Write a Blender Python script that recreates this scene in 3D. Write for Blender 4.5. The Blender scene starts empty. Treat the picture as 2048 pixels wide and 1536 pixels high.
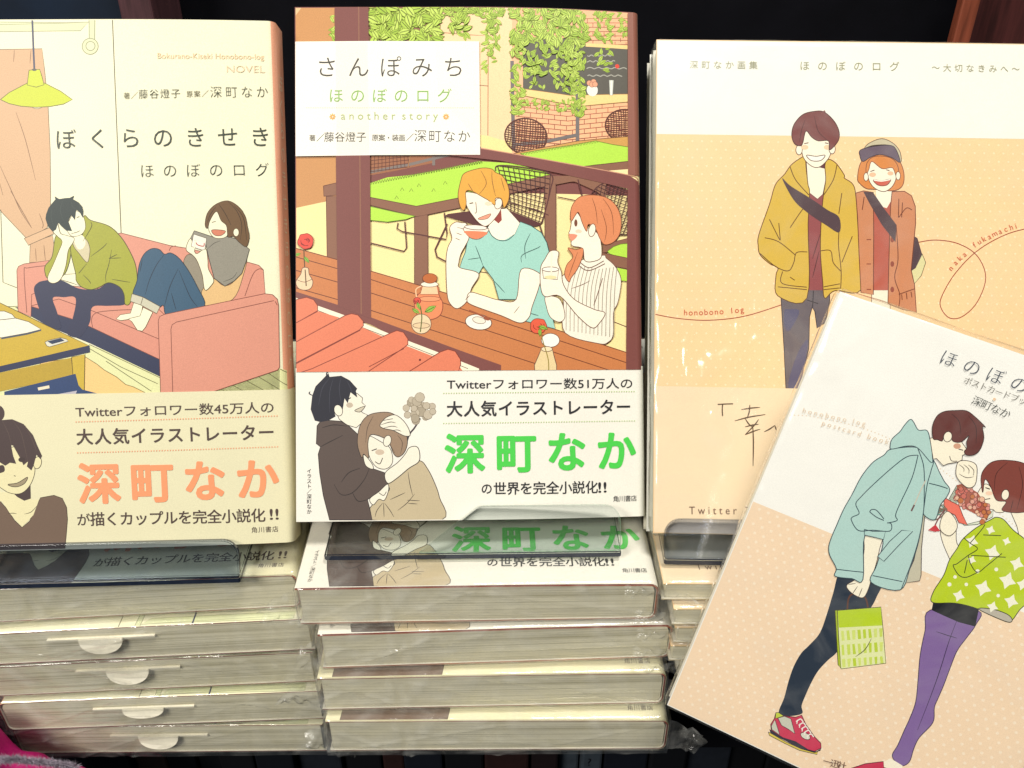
import bpy, bmesh, math, random
from mathutils import Vector, Matrix, noise

random.seed(7)
S = bpy.context.scene
COL = S.collection
R = math.radians

# ------------------------------------------------------------------ camera, light, exposure
PITCH = R(30.9)
cam_d = bpy.data.cameras.new('camera')
cam = bpy.data.objects.new('camera', cam_d)
COL.objects.link(cam)
cam.location = (0, 0, 0.320)
cam.rotation_euler = (R(90) - PITCH, 0, 0)
cam_d.sensor_width = 36
cam_d.lens = 1716 * 36 / 2048
cam_d.clip_start = 0.01
cam_d.clip_end = 50
S.camera = cam

world = bpy.data.worlds.new('World')
S.world = world
world.use_nodes = True
world.node_tree.nodes['Background'].inputs[0].default_value = (0.46, 0.56, 0.70, 1)
world.node_tree.nodes['Background'].inputs[1].default_value = 0.085


def area(name, loc, target, size, power, col):
    d = bpy.data.lights.new(name, 'AREA')
    d.shape = 'RECTANGLE'
    d.size, d.size_y = size
    d.energy = power
    d.color = col
    o = bpy.data.objects.new(name, d)
    COL.objects.link(o)
    o.location = loc
    o.rotation_euler = (Vector(target) - Vector(loc)).to_track_quat('-Z', 'Y').to_euler()
    return o


area('ceiling_lamp', (0.26, -0.02, 1.62), (0.03, 0.26, 0.15), (0.42, 0.30), 25.0, (1.0, 0.965, 0.90))
area('front_fill_lamp', (-0.95, -0.85, 1.25), (0.0, 0.26, 0.10), (0.6, 0.4), 28.5, (1.0, 0.95, 0.87))  # unseen fill added at front left to brighten page edges and postcard book

S.view_settings.view_transform = 'Standard'
S.view_settings.look = 'None'
S.view_settings.exposure = 0.03
S.view_settings.gamma = 1
S.view_settings.use_curve_mapping = False
S.cycles.transparent_max_bounces = 32
S.cycles.max_bounces = 12


# ------------------------------------------------------------------ materials
def lin(c, k=0.84):
    r = []
    for v in c[:3]:
        v /= 255.0
        r.append((v / 12.92 if v <= 0.04045 else ((v + 0.055) / 1.055) ** 2.4) * k)
    return (r[0], r[1], r[2], 1.0)


def nodes(name):
    m = bpy.data.materials.new(name)
    m.use_nodes = True
    nt = m.node_tree
    return m, nt, nt.nodes['Principled BSDF']


def mat_print(name, rough=0.42, grain=0.05, coat=0.0):
    m, nt, p = nodes(name)
    a = nt.nodes.new('ShaderNodeAttribute')
    a.attribute_name = 'Col'
    tc = nt.nodes.new('ShaderNodeTexCoord')
    n = nt.nodes.new('ShaderNodeTexNoise')
    n.inputs['Scale'].default_value = 2600
    n.inputs['Detail'].default_value = 2
    nt.links.new(tc.outputs['Object'], n.inputs['Vector'])
    n2 = nt.nodes.new('ShaderNodeTexNoise')
    n2.inputs['Scale'].default_value = 45
    n2.inputs['Detail'].default_value = 4
    nt.links.new(tc.outputs['Object'], n2.inputs['Vector'])
    mr = nt.nodes.new('ShaderNodeMapRange')
    mr.inputs[1].default_value = 0.3
    mr.inputs[2].default_value = 0.7
    mr.inputs[3].default_value = 1 - 2.4 * grain
    mr.inputs[4].default_value = 1 + 0.6 * grain
    nt.links.new(n.outputs['Fac'], mr.inputs[0])
    mr2 = nt.nodes.new('ShaderNodeMapRange')
    mr2.inputs[1].default_value = 0.3
    mr2.inputs[2].default_value = 0.7
    mr2.inputs[3].default_value = 0.965
    mr2.inputs[4].default_value = 1.0
    nt.links.new(n2.outputs['Fac'], mr2.inputs[0])
    mul = nt.nodes.new('ShaderNodeMath')
    mul.operation = 'MULTIPLY'
    nt.links.new(mr.outputs[0], mul.inputs[0])
    nt.links.new(mr2.outputs[0], mul.inputs[1])
    vm = nt.nodes.new('ShaderNodeVectorMath')
    vm.operation = 'SCALE'
    nt.links.new(a.outputs['Color'], vm.inputs[0])
    nt.links.new(mul.outputs[0], vm.inputs['Scale'])
    nt.links.new(vm.outputs[0], p.inputs['Base Color'])
    p.inputs['Roughness'].default_value = rough
    p.inputs['Specular IOR Level'].default_value = 0.35
    p.inputs['Coat Weight'].default_value = coat
    p.inputs['Coat Roughness'].default_value = 0.15
    b = nt.nodes.new('ShaderNodeBump')
    b.inputs['Strength'].default_value = 0.06
    b.inputs['Distance'].default_value = 0.0004
    nt.links.new(n2.outputs['Fac'], b.inputs['Height'])
    nt.links.new(b.outputs[0], p.inputs['Normal'])
    return m


def mat_pages(name, c=(242, 236, 210), dark=(188, 181, 150)):
    m, nt, p = nodes(name)
    tc = nt.nodes.new('ShaderNodeTexCoord')
    mp = nt.nodes.new('ShaderNodeMapping')
    mp.inputs['Scale'].default_value = (9, 9, 4200)
    n = nt.nodes.new('ShaderNodeTexNoise')
    n.inputs['Scale'].default_value = 1.0
    n.inputs['Detail'].default_value = 3
    n.inputs['Roughness'].default_value = 0.7
    mp2 = nt.nodes.new('ShaderNodeMapping')
    mp2.inputs['Scale'].default_value = (5, 5, 1900)
    n2 = nt.nodes.new('ShaderNodeTexNoise')
    n2.inputs['Scale'].default_value = 1.0
    n2.inputs['Detail'].default_value = 1
    nt.links.new(tc.outputs['Object'], mp.inputs[0])
    nt.links.new(tc.outputs['Object'], mp2.inputs[0])
    nt.links.new(mp.outputs[0], n.inputs['Vector'])
    nt.links.new(mp2.outputs[0], n2.inputs['Vector'])
    add = nt.nodes.new('ShaderNodeMath')
    add.operation = 'ADD'
    nt.links.new(n.outputs['Fac'], add.inputs[0])
    nt.links.new(n2.outputs['Fac'], add.inputs[1])
    cr = nt.nodes.new('ShaderNodeValToRGB')
    cr.color_ramp.elements[0].position = 0.36
    cr.color_ramp.elements[0].color = lin(dark, 0.9)
    cr.color_ramp.elements[1].position = 0.53
    cr.color_ramp.elements[1].color = lin(c, 0.9)
    hl = nt.nodes.new('ShaderNodeMath')
    hl.operation = 'MULTIPLY'
    hl.inputs[1].default_value = 0.5
    nt.links.new(add.outputs[0], hl.inputs[0])
    nt.links.new(hl.outputs[0], cr.inputs[0])
    nt.links.new(cr.outputs[0], p.inputs['Base Color'])
    b = nt.nodes.new('ShaderNodeBump')
    b.inputs['Strength'].default_value = 0.35
    b.inputs['Distance'].default_value = 0.0003
    nt.links.new(hl.outputs[0], b.inputs['Height'])
    nt.links.new(b.outputs[0], p.inputs['Normal'])
    p.inputs['Roughness'].default_value = 0.8
    return m


def mat_film(name, rough=0.06, haze=0.05, bump=0.25, scale=60):
    m = bpy.data.materials.new(name)
    m.use_nodes = True
    nt = m.node_tree
    nt.nodes.clear()
    out = nt.nodes.new('ShaderNodeOutputMaterial')
    tr = nt.nodes.new('ShaderNodeBsdfTransparent')
    tr.inputs[0].default_value = (0.985, 0.985, 0.975, 1)
    gl = nt.nodes.new('ShaderNodeBsdfGlossy')
    gl.inputs['Roughness'].default_value = rough
    gl.inputs['Color'].default_value = (1, 1, 1, 1)
    df = nt.nodes.new('ShaderNodeBsdfDiffuse')
    df.inputs[0].default_value = (0.85, 0.85, 0.8, 1)
    tc = nt.nodes.new('ShaderNodeTexCoord')
    n = nt.nodes.new('ShaderNodeTexNoise')
    n.inputs['Scale'].default_value = scale
    n.inputs['Detail'].default_value = 3
    n.inputs['Distortion'].default_value = 1.6
    nt.links.new(tc.outputs['Object'], n.inputs['Vector'])
    b = nt.nodes.new('ShaderNodeBump')
    b.inputs['Strength'].default_value = bump
    b.inputs['Distance'].default_value = 0.002
    nt.links.new(n.outputs['Fac'], b.inputs['Height'])
    nt.links.new(b.outputs[0], gl.inputs['Normal'])
    fr = nt.nodes.new('ShaderNodeFresnel')
    geo = nt.nodes.new('ShaderNodeNewGeometry')
    ior = nt.nodes.new('ShaderNodeMapRange')        # a thin sheet reflects alike from both sides
    ior.inputs[3].default_value = 1.45
    ior.inputs[4].default_value = 1 / 1.45
    nt.links.new(geo.outputs['Backfacing'], ior.inputs[0])
    nt.links.new(ior.outputs[0], fr.inputs[0])
    nt.links.new(b.outputs[0], fr.inputs['Normal'])
    m1 = nt.nodes.new('ShaderNodeMixShader')
    hz = nt.nodes.new('ShaderNodeTexNoise')  # uneven milky film, its pale patches also standing in for glare
    hz.inputs['Scale'].default_value = 38
    hz.inputs['Detail'].default_value = 4
    hz.inputs['Distortion'].default_value = 2.2
    nt.links.new(tc.outputs['Object'], hz.inputs['Vector'])
    hm = nt.nodes.new('ShaderNodeMapRange')
    hm.inputs[1].default_value = 0.42
    hm.inputs[2].default_value = 0.72
    hm.inputs[3].default_value = haze * 0.35
    hm.inputs[4].default_value = haze * 2.6
    nt.links.new(hz.outputs['Fac'], hm.inputs[0])
    nt.links.new(hm.outputs[0], m1.inputs[0])
    nt.links.new(tr.outputs[0], m1.inputs[1])
    nt.links.new(df.outputs[0], m1.inputs[2])
    m2 = nt.nodes.new('ShaderNodeMixShader')
    nt.links.new(fr.outputs[0], m2.inputs[0])
    nt.links.new(m1.outputs[0], m2.inputs[1])
    nt.links.new(gl.outputs[0], m2.inputs[2])
    nt.links.new(m2.outputs[0], out.inputs[0])
    return m


def mat_plain(name, c, rough=0.6, noise_amt=0.15, scale=120, spec=0.3, stretch=(1, 1, 1)):
    m, nt, p = nodes(name)
    tc = nt.nodes.new('ShaderNodeTexCoord')
    mp = nt.nodes.new('ShaderNodeMapping')
    mp.inputs['Scale'].default_value = stretch
    n = nt.nodes.new('ShaderNodeTexNoise')
    n.inputs['Scale'].default_value = scale
    n.inputs['Detail'].default_value = 5
    nt.links.new(tc.outputs['Object'], mp.inputs[0])
    nt.links.new(mp.outputs[0], n.inputs['Vector'])
    cr = nt.nodes.new('ShaderNodeValToRGB')
    a = lin(c, 1)
    cr.color_ramp.elements[0].position = 0.3
    cr.color_ramp.elements[0].color = tuple(v * (1 - noise_amt) for v in a[:3]) + (1,)
    cr.color_ramp.elements[1].position = 0.7
    cr.color_ramp.elements[1].color = tuple(min(1, v * (1 + noise_amt)) for v in a[:3]) + (1,)
    nt.links.new(n.outputs['Fac'], cr.inputs[0])
    nt.links.new(cr.outputs[0], p.inputs['Base Color'])
    p.inputs['Roughness'].default_value = rough
    p.inputs['Specular IOR Level'].default_value = spec
    return m


def mat_acrylic(name, tint=(0.93, 0.97, 0.95)):
    m, nt, p = nodes(name)
    p.inputs['Base Color'].default_value = tint + (1,)
    p.inputs['Roughness'].default_value = 0.02
    p.inputs['IOR'].default_value = 1.49
    p.inputs['Transmission Weight'].default_value = 1.0
    return m


M_PRINT = mat_print('printed_paper', 0.45, 0.05)
M_BAND = mat_print('printed_band_paper', 0.55, 0.035)
M_GLOSS = mat_print('glossy_printed_cover', 0.28, 0.03, 0.25)
M_PAGE = mat_pages('page_edges')
M_PAGEG = mat_pages('shaded_page_edges', (122, 150, 112), (70, 96, 70))  # dark green copy of the page edges, shade behind film put into colour
M_FILM = mat_film('clear_film', 0.13, 0.055, 0.22, 60)
M_EAR = mat_film('crumpled_film', 0.14, 0.09, 0.6, 140)
M_FILM2 = mat_film('clear_cover_film', 0.14, 0.025, 0.025, 30)


def mat_sheet(name, tint):
    m = mat_film(name, 0.03, 0.004, 0.0, 30)
    for n in m.node_tree.nodes:
        if n.type == 'BSDF_TRANSPARENT':
            n.inputs[0].default_value = tint + (1,)
    return m


M_CLEAR = mat_sheet('acrylic_face', (0.93, 0.95, 0.95))
M_TINT = mat_sheet('acrylic_face_shade_tint', (0.80, 0.84, 0.92))  # bluish tint stands in for the shade under the side holders
M_ACR = mat_acrylic('clear_acrylic')
M_SMOKE = mat_acrylic('clear_acrylic_cool', (0.62, 0.74, 0.92))
M_SLIP = mat_plain('slip_paper', (236, 230, 210), 0.7, 0.05, 300)


# ------------------------------------------------------------------ object helpers
def link(name, mesh, parent=None, mats=()):
    o = bpy.data.objects.new(name, mesh)
    COL.objects.link(o)
    for m in mats:
        mesh.materials.append(m)
    if parent is not None:
        o.parent = parent
    return o


def mesh_from(name, verts, faces, cols=None, smooth=False):
    me = bpy.data.meshes.new(name)
    me.from_pydata([tuple(v) for v in verts], [], faces)
    if cols is not None:
        at = me.color_attributes.new('Col', 'FLOAT_COLOR', 'CORNER')
        i = 0
        for p, c in zip(me.polygons, cols):
            for _ in range(p.loop_total):
                at.data[i].color = c
                i += 1
    if smooth:
        for p in me.polygons:
            p.use_smooth = True
    me.update()
    return me


def thing(name, label, cat, mw=None, group=None):
    o = bpy.data.objects.new(name, None)
    o.empty_display_size = 0.02
    COL.objects.link(o)
    if mw is not None:
        o.matrix_world = mw
    tag(o, label, cat, group)
    return o


def tag(o, label=None, cat=None, group=None, kind=None):
    if label:
        o['label'] = label
    if cat:
        o['category'] = cat
    if group:
        o['group'] = group
    if kind:
        o['kind'] = kind
    return o


def copy_tree(o, parent=None):
    c = o.copy()
    COL.objects.link(c)
    if parent is not None:
        c.parent = parent
        c.matrix_parent_inverse = o.matrix_parent_inverse.copy()
    for ch in list(o.children):
        copy_tree(ch, c)
    return c


def mat4(rows, t):
    m = Matrix([[*rows[0], t[0]], [*rows[1], t[1]], [*rows[2], t[2]], [0, 0, 0, 1]])
    q = m.to_quaternion()
    return Matrix.Translation(Vector(t)) @ q.to_matrix().to_4x4()


def box_bm(bm, lo, hi, bevel=0.0):
    r = bmesh.ops.create_cube(bm, size=1.0)
    vs = r['verts']
    for v in vs:
        v.co = Vector([lo[i] + (v.co[i] + 0.5) * (hi[i] - lo[i]) for i in range(3)])
    if bevel:
        es = list({e for v in vs for e in v.link_edges})
        bmesh.ops.bevel(bm, geom=es, offset=bevel, segments=2, affect='EDGES', profile=0.5)


def box(name, lo, hi, mat, bevel=0.0, parent=None):
    bm = bmesh.new()
    box_bm(bm, lo, hi, bevel)
    me = bpy.data.meshes.new(name)
    bm.to_mesh(me)
    bm.free()
    return link(name, me, parent, [mat])


# ------------------------------------------------------------------ print: flat artwork and lettering as ink on paper
_glyphs = {}


def glyph(ch, off=0.0):
    k = (ch, off)
    if k not in _glyphs:
        c = bpy.data.curves.new('glyph', 'FONT')
        c.body = ch
        c.offset = off
        c.resolution_u = 3
        o = bpy.data.objects.new('glyph', c)
        COL.objects.link(o)
        dg = bpy.context.evaluated_depsgraph_get()
        me = bpy.data.meshes.new_from_object(o.evaluated_get(dg))
        vs = [(v.co.x, v.co.y) for v in me.vertices]
        fs = [tuple(p.vertices) for p in me.polygons]
        bpy.data.objects.remove(o)
        bpy.data.meshes.remove(me)
        bpy.data.curves.remove(c)
        _glyphs[k] = (vs, fs)
    return _glyphs[k]


def weight(off):
    """pen offsets that thicken a printed letter"""
    if off <= 0.004:
        return [(0.0, 0.0)]
    n = 6 if off < 0.02 else 10
    return [(off * math.cos(2 * math.pi * k / n), off * math.sin(2 * math.pi * k / n)) for k in range(n)]


def crom(pts, closed, n=5):
    out = []
    N = len(pts)
    rng = range(N) if closed else range(N - 1)
    for i in rng:
        if closed:
            p0, p1, p2, p3 = pts[i - 1], pts[i], pts[(i + 1) % N], pts[(i + 2) % N]
        else:
            p0, p1, p2, p3 = pts[max(i - 1, 0)], pts[i], pts[i + 1], pts[min(i + 2, N - 1)]
        for k in range(n):
            t = k / n
            q = []
            for a in (0, 1):
                q.append(0.5 * (2 * p1[a] + (p2[a] - p0[a]) * t + (2 * p0[a] - 5 * p1[a] + 4 * p2[a] - p3[a]) * t * t
                                + (3 * p1[a] - p0[a] - 3 * p2[a] + p3[a]) * t ** 3))
            out.append(tuple(q))
    if not closed:
        out.append(tuple(pts[-1]))
    return out


class Art:
    """Collects ink shapes in a cover's own (u, v) plane; H turns layout-grid units into metres on that cover."""

    def __init__(self, H, clip=None):
        self.H = H
        self.o = (0.0, 0.0)
        self.s = 1.0
        self.V, self.F, self.C = [], [], []
        self.boxes = []
        self.G, self.cur = [], None
        self.clip = clip
        self.step = 5e-6

    def part(self, name):
        self.cur = name

    def frame(self, ox, oy, s):
        self.o = (ox, oy)
        self.s = s

    def m(self, p):
        x, y = self.o[0] + p[0] * self.s, self.o[1] + p[1] * self.s
        H = self.H
        w = H[2][0] * x + H[2][1] * y + H[2][2]
        return ((H[0][0] * x + H[0][1] * y + H[0][2]) / w, (H[1][0] * x + H[1][1] * y + H[1][2]) / w)

    def layer(self, uv):
        x0, x1 = min(p[0] for p in uv), max(p[0] for p in uv)
        y0, y1 = min(p[1] for p in uv), max(p[1] for p in uv)
        L = 0
        for b in self.boxes:
            if b[4] >= L and b[0] < x1 and b[1] > x0 and b[2] < y1 and b[3] > y0:
                L = b[4] + 1
        self.boxes.append((x0, x1, y0, y1, L))
        return L

    def clipped(self, uv):
        if not self.clip:
            return uv
        x0, x1, y0, y1 = self.clip
        P = list(uv)
        for ax, lim, sg in ((0, x0, 1), (0, x1, -1), (1, y0, 1), (1, y1, -1)):
            Q = []
            for i in range(len(P)):
                a, b = P[i - 1], P[i]
                da, db = sg * (a[ax] - lim), sg * (b[ax] - lim)
                if (da >= 0) != (db >= 0):
                    t = da / (da - db)
                    Q.append((a[0] + (b[0] - a[0]) * t, a[1] + (b[1] - a[1]) * t))
                if db >= 0:
                    Q.append(b)
            P = Q
            if len(P) < 3:
                return []
        return P

    def poly_uv(self, uv, col, L=None):
        uv = self.clipped(uv)
        P = []
        for p in uv:
            if not P or (abs(p[0] - P[-1][0]) + abs(p[1] - P[-1][1])) > 1e-6:
                P.append(p)
        if len(P) > 2 and (abs(P[0][0] - P[-1][0]) + abs(P[0][1] - P[-1][1])) < 1e-6:
            P.pop()
        if len(P) < 3:
            return
        a = sum(P[i - 1][0] * P[i][1] - P[i][0] * P[i - 1][1] for i in range(len(P)))
        if abs(a) < 1e-12:
            return
        if a < 0:
            P.reverse()
        if L is None:
            L = self.layer(P)
        b = len(self.V)
        self.V += [(p[0], p[1], (L + 1) * self.step) for p in P]
        self.F.append(tuple(range(b, b + len(P))))
        self.C.append(lin(col))
        self.G.append(self.cur)

    def fill(self, pts, col, sm=True, ol=None, n=5):
        P = crom(pts, True, n) if sm else pts
        self.poly_uv([self.m(p) for p in P], col)
        if ol:
            self.line(P + [P[0]], ol[0], ol[1], False)

    def line(self, pts, w, col, sm=True, taper=False):
        if w < 5:
            w *= 1.45
            col = tuple(v * 0.78 for v in col)
        P = crom(pts, False, 5) if sm else list(pts)
        Q = [P[0]]
        for p in P[1:]:
            if math.hypot(p[0] - Q[-1][0], p[1] - Q[-1][1]) > 1e-4:
                Q.append(p)
        P = Q
        if len(P) < 2:
            return
        Lp, Rp = [], []
        for i, p in enumerate(P):
            a, b = P[max(i - 1, 0)], P[min(i + 1, len(P) - 1)]
            dx, dy = b[0] - a[0], b[1] - a[1]
            d = math.hypot(dx, dy) or 1
            ww = w / 2
            if taper:
                t = i / (len(P) - 1)
                ww *= 0.35 + 0.65 * math.sin(math.pi * min(max(t, 0.04), 0.96))
            Lp.append(self.m((p[0] - dy / d * ww, p[1] + dx / d * ww)))
            Rp.append(self.m((p[0] + dy / d * ww, p[1] - dx / d * ww)))
        L = self.layer(Lp + Rp)
        for i in range(len(P) - 1):
            self.poly_uv([Lp[i], Lp[i + 1], Rp[i + 1], Rp[i]], col, L)

    def disc(self, c, r, col, ry=None, ol=None, n=20, rot=0.0):
        ry = ry or r
        cr, sr = math.cos(rot), math.sin(rot)
        pts = []
        for k in range(n):
            a = 2 * math.pi * k / n
            x, y = r * math.cos(a), ry * math.sin(a)
            pts.append((c[0] + x * cr - y * sr, c[1] + x * sr + y * cr))
        self.fill(pts, col, False, ol)

    def _put(self, vs, fs, col, xf):
        P = [xf(v) for v in vs]
        if not P:
            return
        if self.clip:
            x0, x1, y0, y1 = self.clip
            if any(p[0] < x0 or p[0] > x1 or p[1] < y0 or p[1] > y1 for p in P):
                return
        L = self.layer(P)
        b = len(self.V)
        self.V += [(p[0], p[1], (L + 1) * self.step) for p in P]
        for f in fs:
            a = sum(P[f[i - 1]][0] * P[f[i]][1] - P[f[i]][0] * P[f[i - 1]][1] for i in range(len(f)))
            self.F.append(tuple(b + i for i in (f if a > 0 else f[::-1])))
            self.C.append(lin(col))
            self.G.append(self.cur)

    def spread(self, s, c0, c1, size, col, off=0.0, xs=1.0, vert=False):
        """characters on evenly spaced centres from c0 to c1 (layout units); size = em height"""
        a, b = self.m(c0), self.m(c1)
        n = max(len(s) - 1, 1)
        d = Vector((b[0] - a[0], b[1] - a[1]))
        if vert:
            d = Vector((-d.y, d.x))
        e = d.normalized()
        up = Vector((-e.y, e.x))
        p2 = self.m((c0[0], c0[1] - size))
        k = math.hypot(p2[0] - a[0], p2[1] - a[1])
        for i, ch in enumerate(s):
            if ch in ' 　':
                continue
            t = i / n
            cx, cy = a[0] + (b[0] - a[0]) * t, a[1] + (b[1] - a[1]) * t
            vs, fs = glyph(ch, min(off, 0.0))
            mx = 0.5
            if ord(ch) < 256:
                mx = (min(v[0] for v in vs) + max(v[0] for v in vs)) / 2
            for sx, sy in weight(off):
                self._put(vs, fs, col, lambda v: (cx + (v[0] + sx - mx) * k * xs * e.x + (v[1] + sy - 0.36) * k * up.x,
                                                  cy + (v[0] + sx - mx) * k * xs * e.y + (v[1] + sy - 0.36) * k * up.y))

    def fit(self, s, p0, p1, size, col, off=0.0):
        """whole string from p0 to p1 along its baseline"""
        vs, fs = glyph(s, min(off, 0.0))
        a, b = self.m(p0), self.m(p1)
        d = Vector((b[0] - a[0], b[1] - a[1]))
        e = d.normalized()
        up = Vector((-e.y, e.x))
        x0, x1 = min(v[0] for v in vs), max(v[0] for v in vs)
        kx = d.length / (x1 - x0)
        p2 = self.m((p0[0], p0[1] - size))
        k = math.hypot(p2[0] - a[0], p2[1] - a[1])
        for sx, sy in weight(off):
            self._put(vs, fs, col, lambda v: (a[0] + (v[0] + sx - x0) * kx * e.x + (v[1] + sy) * k * up.x,
                                              a[1] + (v[0] + sx - x0) * kx * e.y + (v[1] + sy) * k * up.y))

    def dots(self, p0, p1, n, r, col):
        for i in range(n):
            t = i / (n - 1)
            self.disc((p0[0] + (p1[0] - p0[0]) * t, p0[1] + (p1[1] - p0[1]) * t), r, col, n=6)

    def build(self, name, parent, mat, z0, bend=None):
        if set(self.G) - {None}:
            for g in sorted(set(self.G)):
                self.build_one(g, parent, mat, z0, bend, g)
        else:
            self.build_one(name, parent, mat, z0, bend, None)

    def build_one(self, name, parent, mat, z0, bend, g):
        me = bpy.data.meshes.new(name)
        bm = bmesh.new()
        used = {}
        cl = bm.loops.layers.float_color.new('Col')
        for f, c, gg in zip(self.F, self.C, self.G):
            if gg != g:
                continue
            for i in f:
                if i not in used:
                    v = self.V[i]
                    used[i] = bm.verts.new((v[0], v[1], v[2] + z0))
            vs = used
            try:
                fc = bm.faces.new([vs[i] for i in f])
            except ValueError:
                continue
            for l in fc.loops:
                l[cl] = c
        bm.normal_update()
        if bend:
            fn, cuts = bend
            bmesh.ops.triangulate(bm, faces=[f for f in bm.faces if len(f.verts) > 4])
            for u in cuts:
                bmesh.ops.bisect_plane(bm, geom=bm.verts[:] + bm.edges[:] + bm.faces[:], dist=1e-7,
                                       plane_co=(u, 0, 0), plane_no=(1, 0, 0))
            for v in bm.verts:
                v.co.z += fn(v.co.x)
        bm.to_mesh(me)
        bm.free()
        return link(name, me, parent, [mat])


# ------------------------------------------------------------------ book construction
def bend_fn(W, B, u0f=0.5):
    u0 = W * u0f

    def f(u):
        t = max(0.0, (u - u0) / (W - u0))
        return -B * t * t
    cuts = [u0 + (W - u0) * k / 9 for k in range(0, 9)]
    return f, cuts


def wrap_profile(W, T, bend, off, r=0.0032, spine=True, edge=True):
    """outer outline (u, n) of a cover: front fore-edge -> front -> rounded spine -> back fore-edge"""
    f, cuts = bend
    us = sorted(set([0.0, W * 0.25] + cuts + [W - r]))
    us = [u for u in us if u <= W - r + 1e-9]
    P = [(u, f(u) + off) for u in us]
    nf = f(W - r)
    for k in range(1, 7):
        a = math.pi / 2 * (1 - k / 6)
        P.append((W - r + (r + off) * math.cos(a), nf - r + (r + off) * math.sin(a)))
    i_spine0 = len(P) - 1
    P.append((W + off, -T + r))
    for k in range(1, 7):
        a = -math.pi / 2 * k / 6
        P.append((W - r + (r + off) * math.cos(a), -T + r + (r + off) * math.sin(a)))
    P.append((0.0, -T - off))
    return P, i_spine0


def cover_mesh(name, W, H0, H1, T, bend, off, th, cf, cs, cb, ce, r=0.0032):
    P, i0 = wrap_profile(W, T, bend, off, r)
    n = len(P)
    inner = []
    for i, p in enumerate(P):
        a, b = P[max(i - 1, 0)], P[min(i + 1, n - 1)]
        dx, dy = b[0] - a[0], b[1] - a[1]
        d = math.hypot(dx, dy)
        inner.append((p[0] + dy / d * th, p[1] - dx / d * th))
    V, F, C = [], [], []
    for (u, w) in P:
        V += [(u, H0, w), (u, H1, w)]
    for (u, w) in inner:
        V += [(u, H0, w), (u, H1, w)]
    b = 2 * n
    fc = lin(ce)
    for i in range(n - 1):
        o0, o1, o2, o3 = 2 * i, 2 * i + 1, 2 * i + 2, 2 * i + 3
        col = cf if i < i0 - 4 else (cs if P[i + 1][1] > -T + 0.0005 else cb)
        F.append((o0, o2, o3, o1)); C.append(lin(col))
        F.append((b + o0, b + o1, b + o3, b + o2)); C.append(lin((235, 230, 215)))
        F.append((o0, b + o0, b + o2, o2)); C.append(fc)
        F.append((o1, o3, b + o3, b + o1)); C.append(fc)
    F.append((0, 1, b + 1, b)); C.append(fc)
    e = 2 * (n - 1)
    F.append((e, b + e, b + e + 1, e + 1)); C.append(fc)
    me = mesh_from(name, V, F, C)
    for p in me.polygons:
        p.use_smooth = True
    me.set_sharp_from_angle(angle=R(32))
    return me


def page_mesh(name, W, H, T, bend, th, inset=0.0006, fore=0.0012):
    f, cuts = bend
    us = sorted(set([fore, W * 0.25] + cuts + [W - 0.0030]))
    top = [(u, f(u) - th) for u in us]
    nf = top[-1][1]
    top.append((W - 0.0016, nf - 0.0010))
    top.append((W - 0.0009, nf - 0.0030))
    bot = [(W - 0.0009, -T + th + 0.002), (W - 0.0018, -T + th), (W * .5, -T + th), (fore, -T + th)]
    P = top + bot
    n = len(P)
    V, F = [], []
    for (u, w) in P:
        V += [(u, inset, w), (u, H - inset, w)]
    for i in range(n):
        j = (i + 1) % n
        F.append((2 * i, 2 * i + 1, 2 * j + 1, 2 * j))
    F.append(tuple(2 * i for i in range(n)))
    F.append(tuple(2 * i + 1 for i in reversed(range(n))))
    return mesh_from(name, V, F)


def film_mesh(name, lo, hi, seed, amp=0.0007, fine=0.0024, cl=None, round_r=0.002, crease=True):
    """a loose clear bag round a box: rounded box shell on a grid, pushed in and out by noise"""
    bm = bmesh.new()
    box_bm(bm, lo, hi, round_r)
    L = max(hi[i] - lo[i] for i in range(3))
    for it in range(7):
        es = [e for e in bm.edges if e.calc_length() > fine]
        if not es or len(bm.verts) > 30000:
            break
        bmesh.ops.subdivide_edges(bm, edges=es, cuts=1, use_grid_fill=True)
    bmesh.ops.triangulate(bm, faces=[f for f in bm.faces if len(f.verts) > 4])
    bm.normal_update()
    off = Vector((seed * 3.7, seed * 1.3, seed * 5.1))
    mv = []
    for v in bm.verts:
        c = v.co
        d = noise.noise(c * 32 + off) * 0.8 + noise.noise(c * 110 + off) * 0.35
        # sharp creases running over the film
        cr = 1 - abs(noise.noise(Vector((c.x * 26 + c.y * 30, c.y * 34 - c.z * 40, c.z * 60)) + off))
        d += 0.9 * max(0, cr - 0.86) * 7 * 0.5
        a = amp * (d + 0.45)
        if abs(v.normal.y) > 0.8 and crease:
            T_ = lo[2]
            for q in range(3):
                zc = T_ * (0.30, 0.62, 0.80)[q] + 0.0022 * noise.noise(Vector((c.x * 22, seed + q * 3.1, q))) + (c.x - 0.06) * 0.05 * noise.noise(Vector((seed, q * 7.7, 2)))
                st = max(0.0, noise.noise(Vector((c.x * 20, q * 9.0 + seed, 5))) + 0.35)
                a += 0.0011 * st * math.exp(-((c.z - zc) / 0.0011) ** 2)
            dg = abs(math.sin(c.x * 46 + c.z * 90 * (1 if int(seed) % 2 else -1) + seed * 2))
            a += 0.0007 * max(0, dg - 0.9) * 10 * max(0, noise.noise(Vector((c.x * 14, seed, 9))))
        if cl:
            a += cl(c)
        mv.append(v.normal * max(a, -0.0003))
    for v, d in zip(bm.verts, mv):
        v.co += d
    me = bpy.data.meshes.new(name)
    bm.to_mesh(me)
    bm.free()
    for p in me.polygons:
        p.use_smooth = True
    return me


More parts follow.
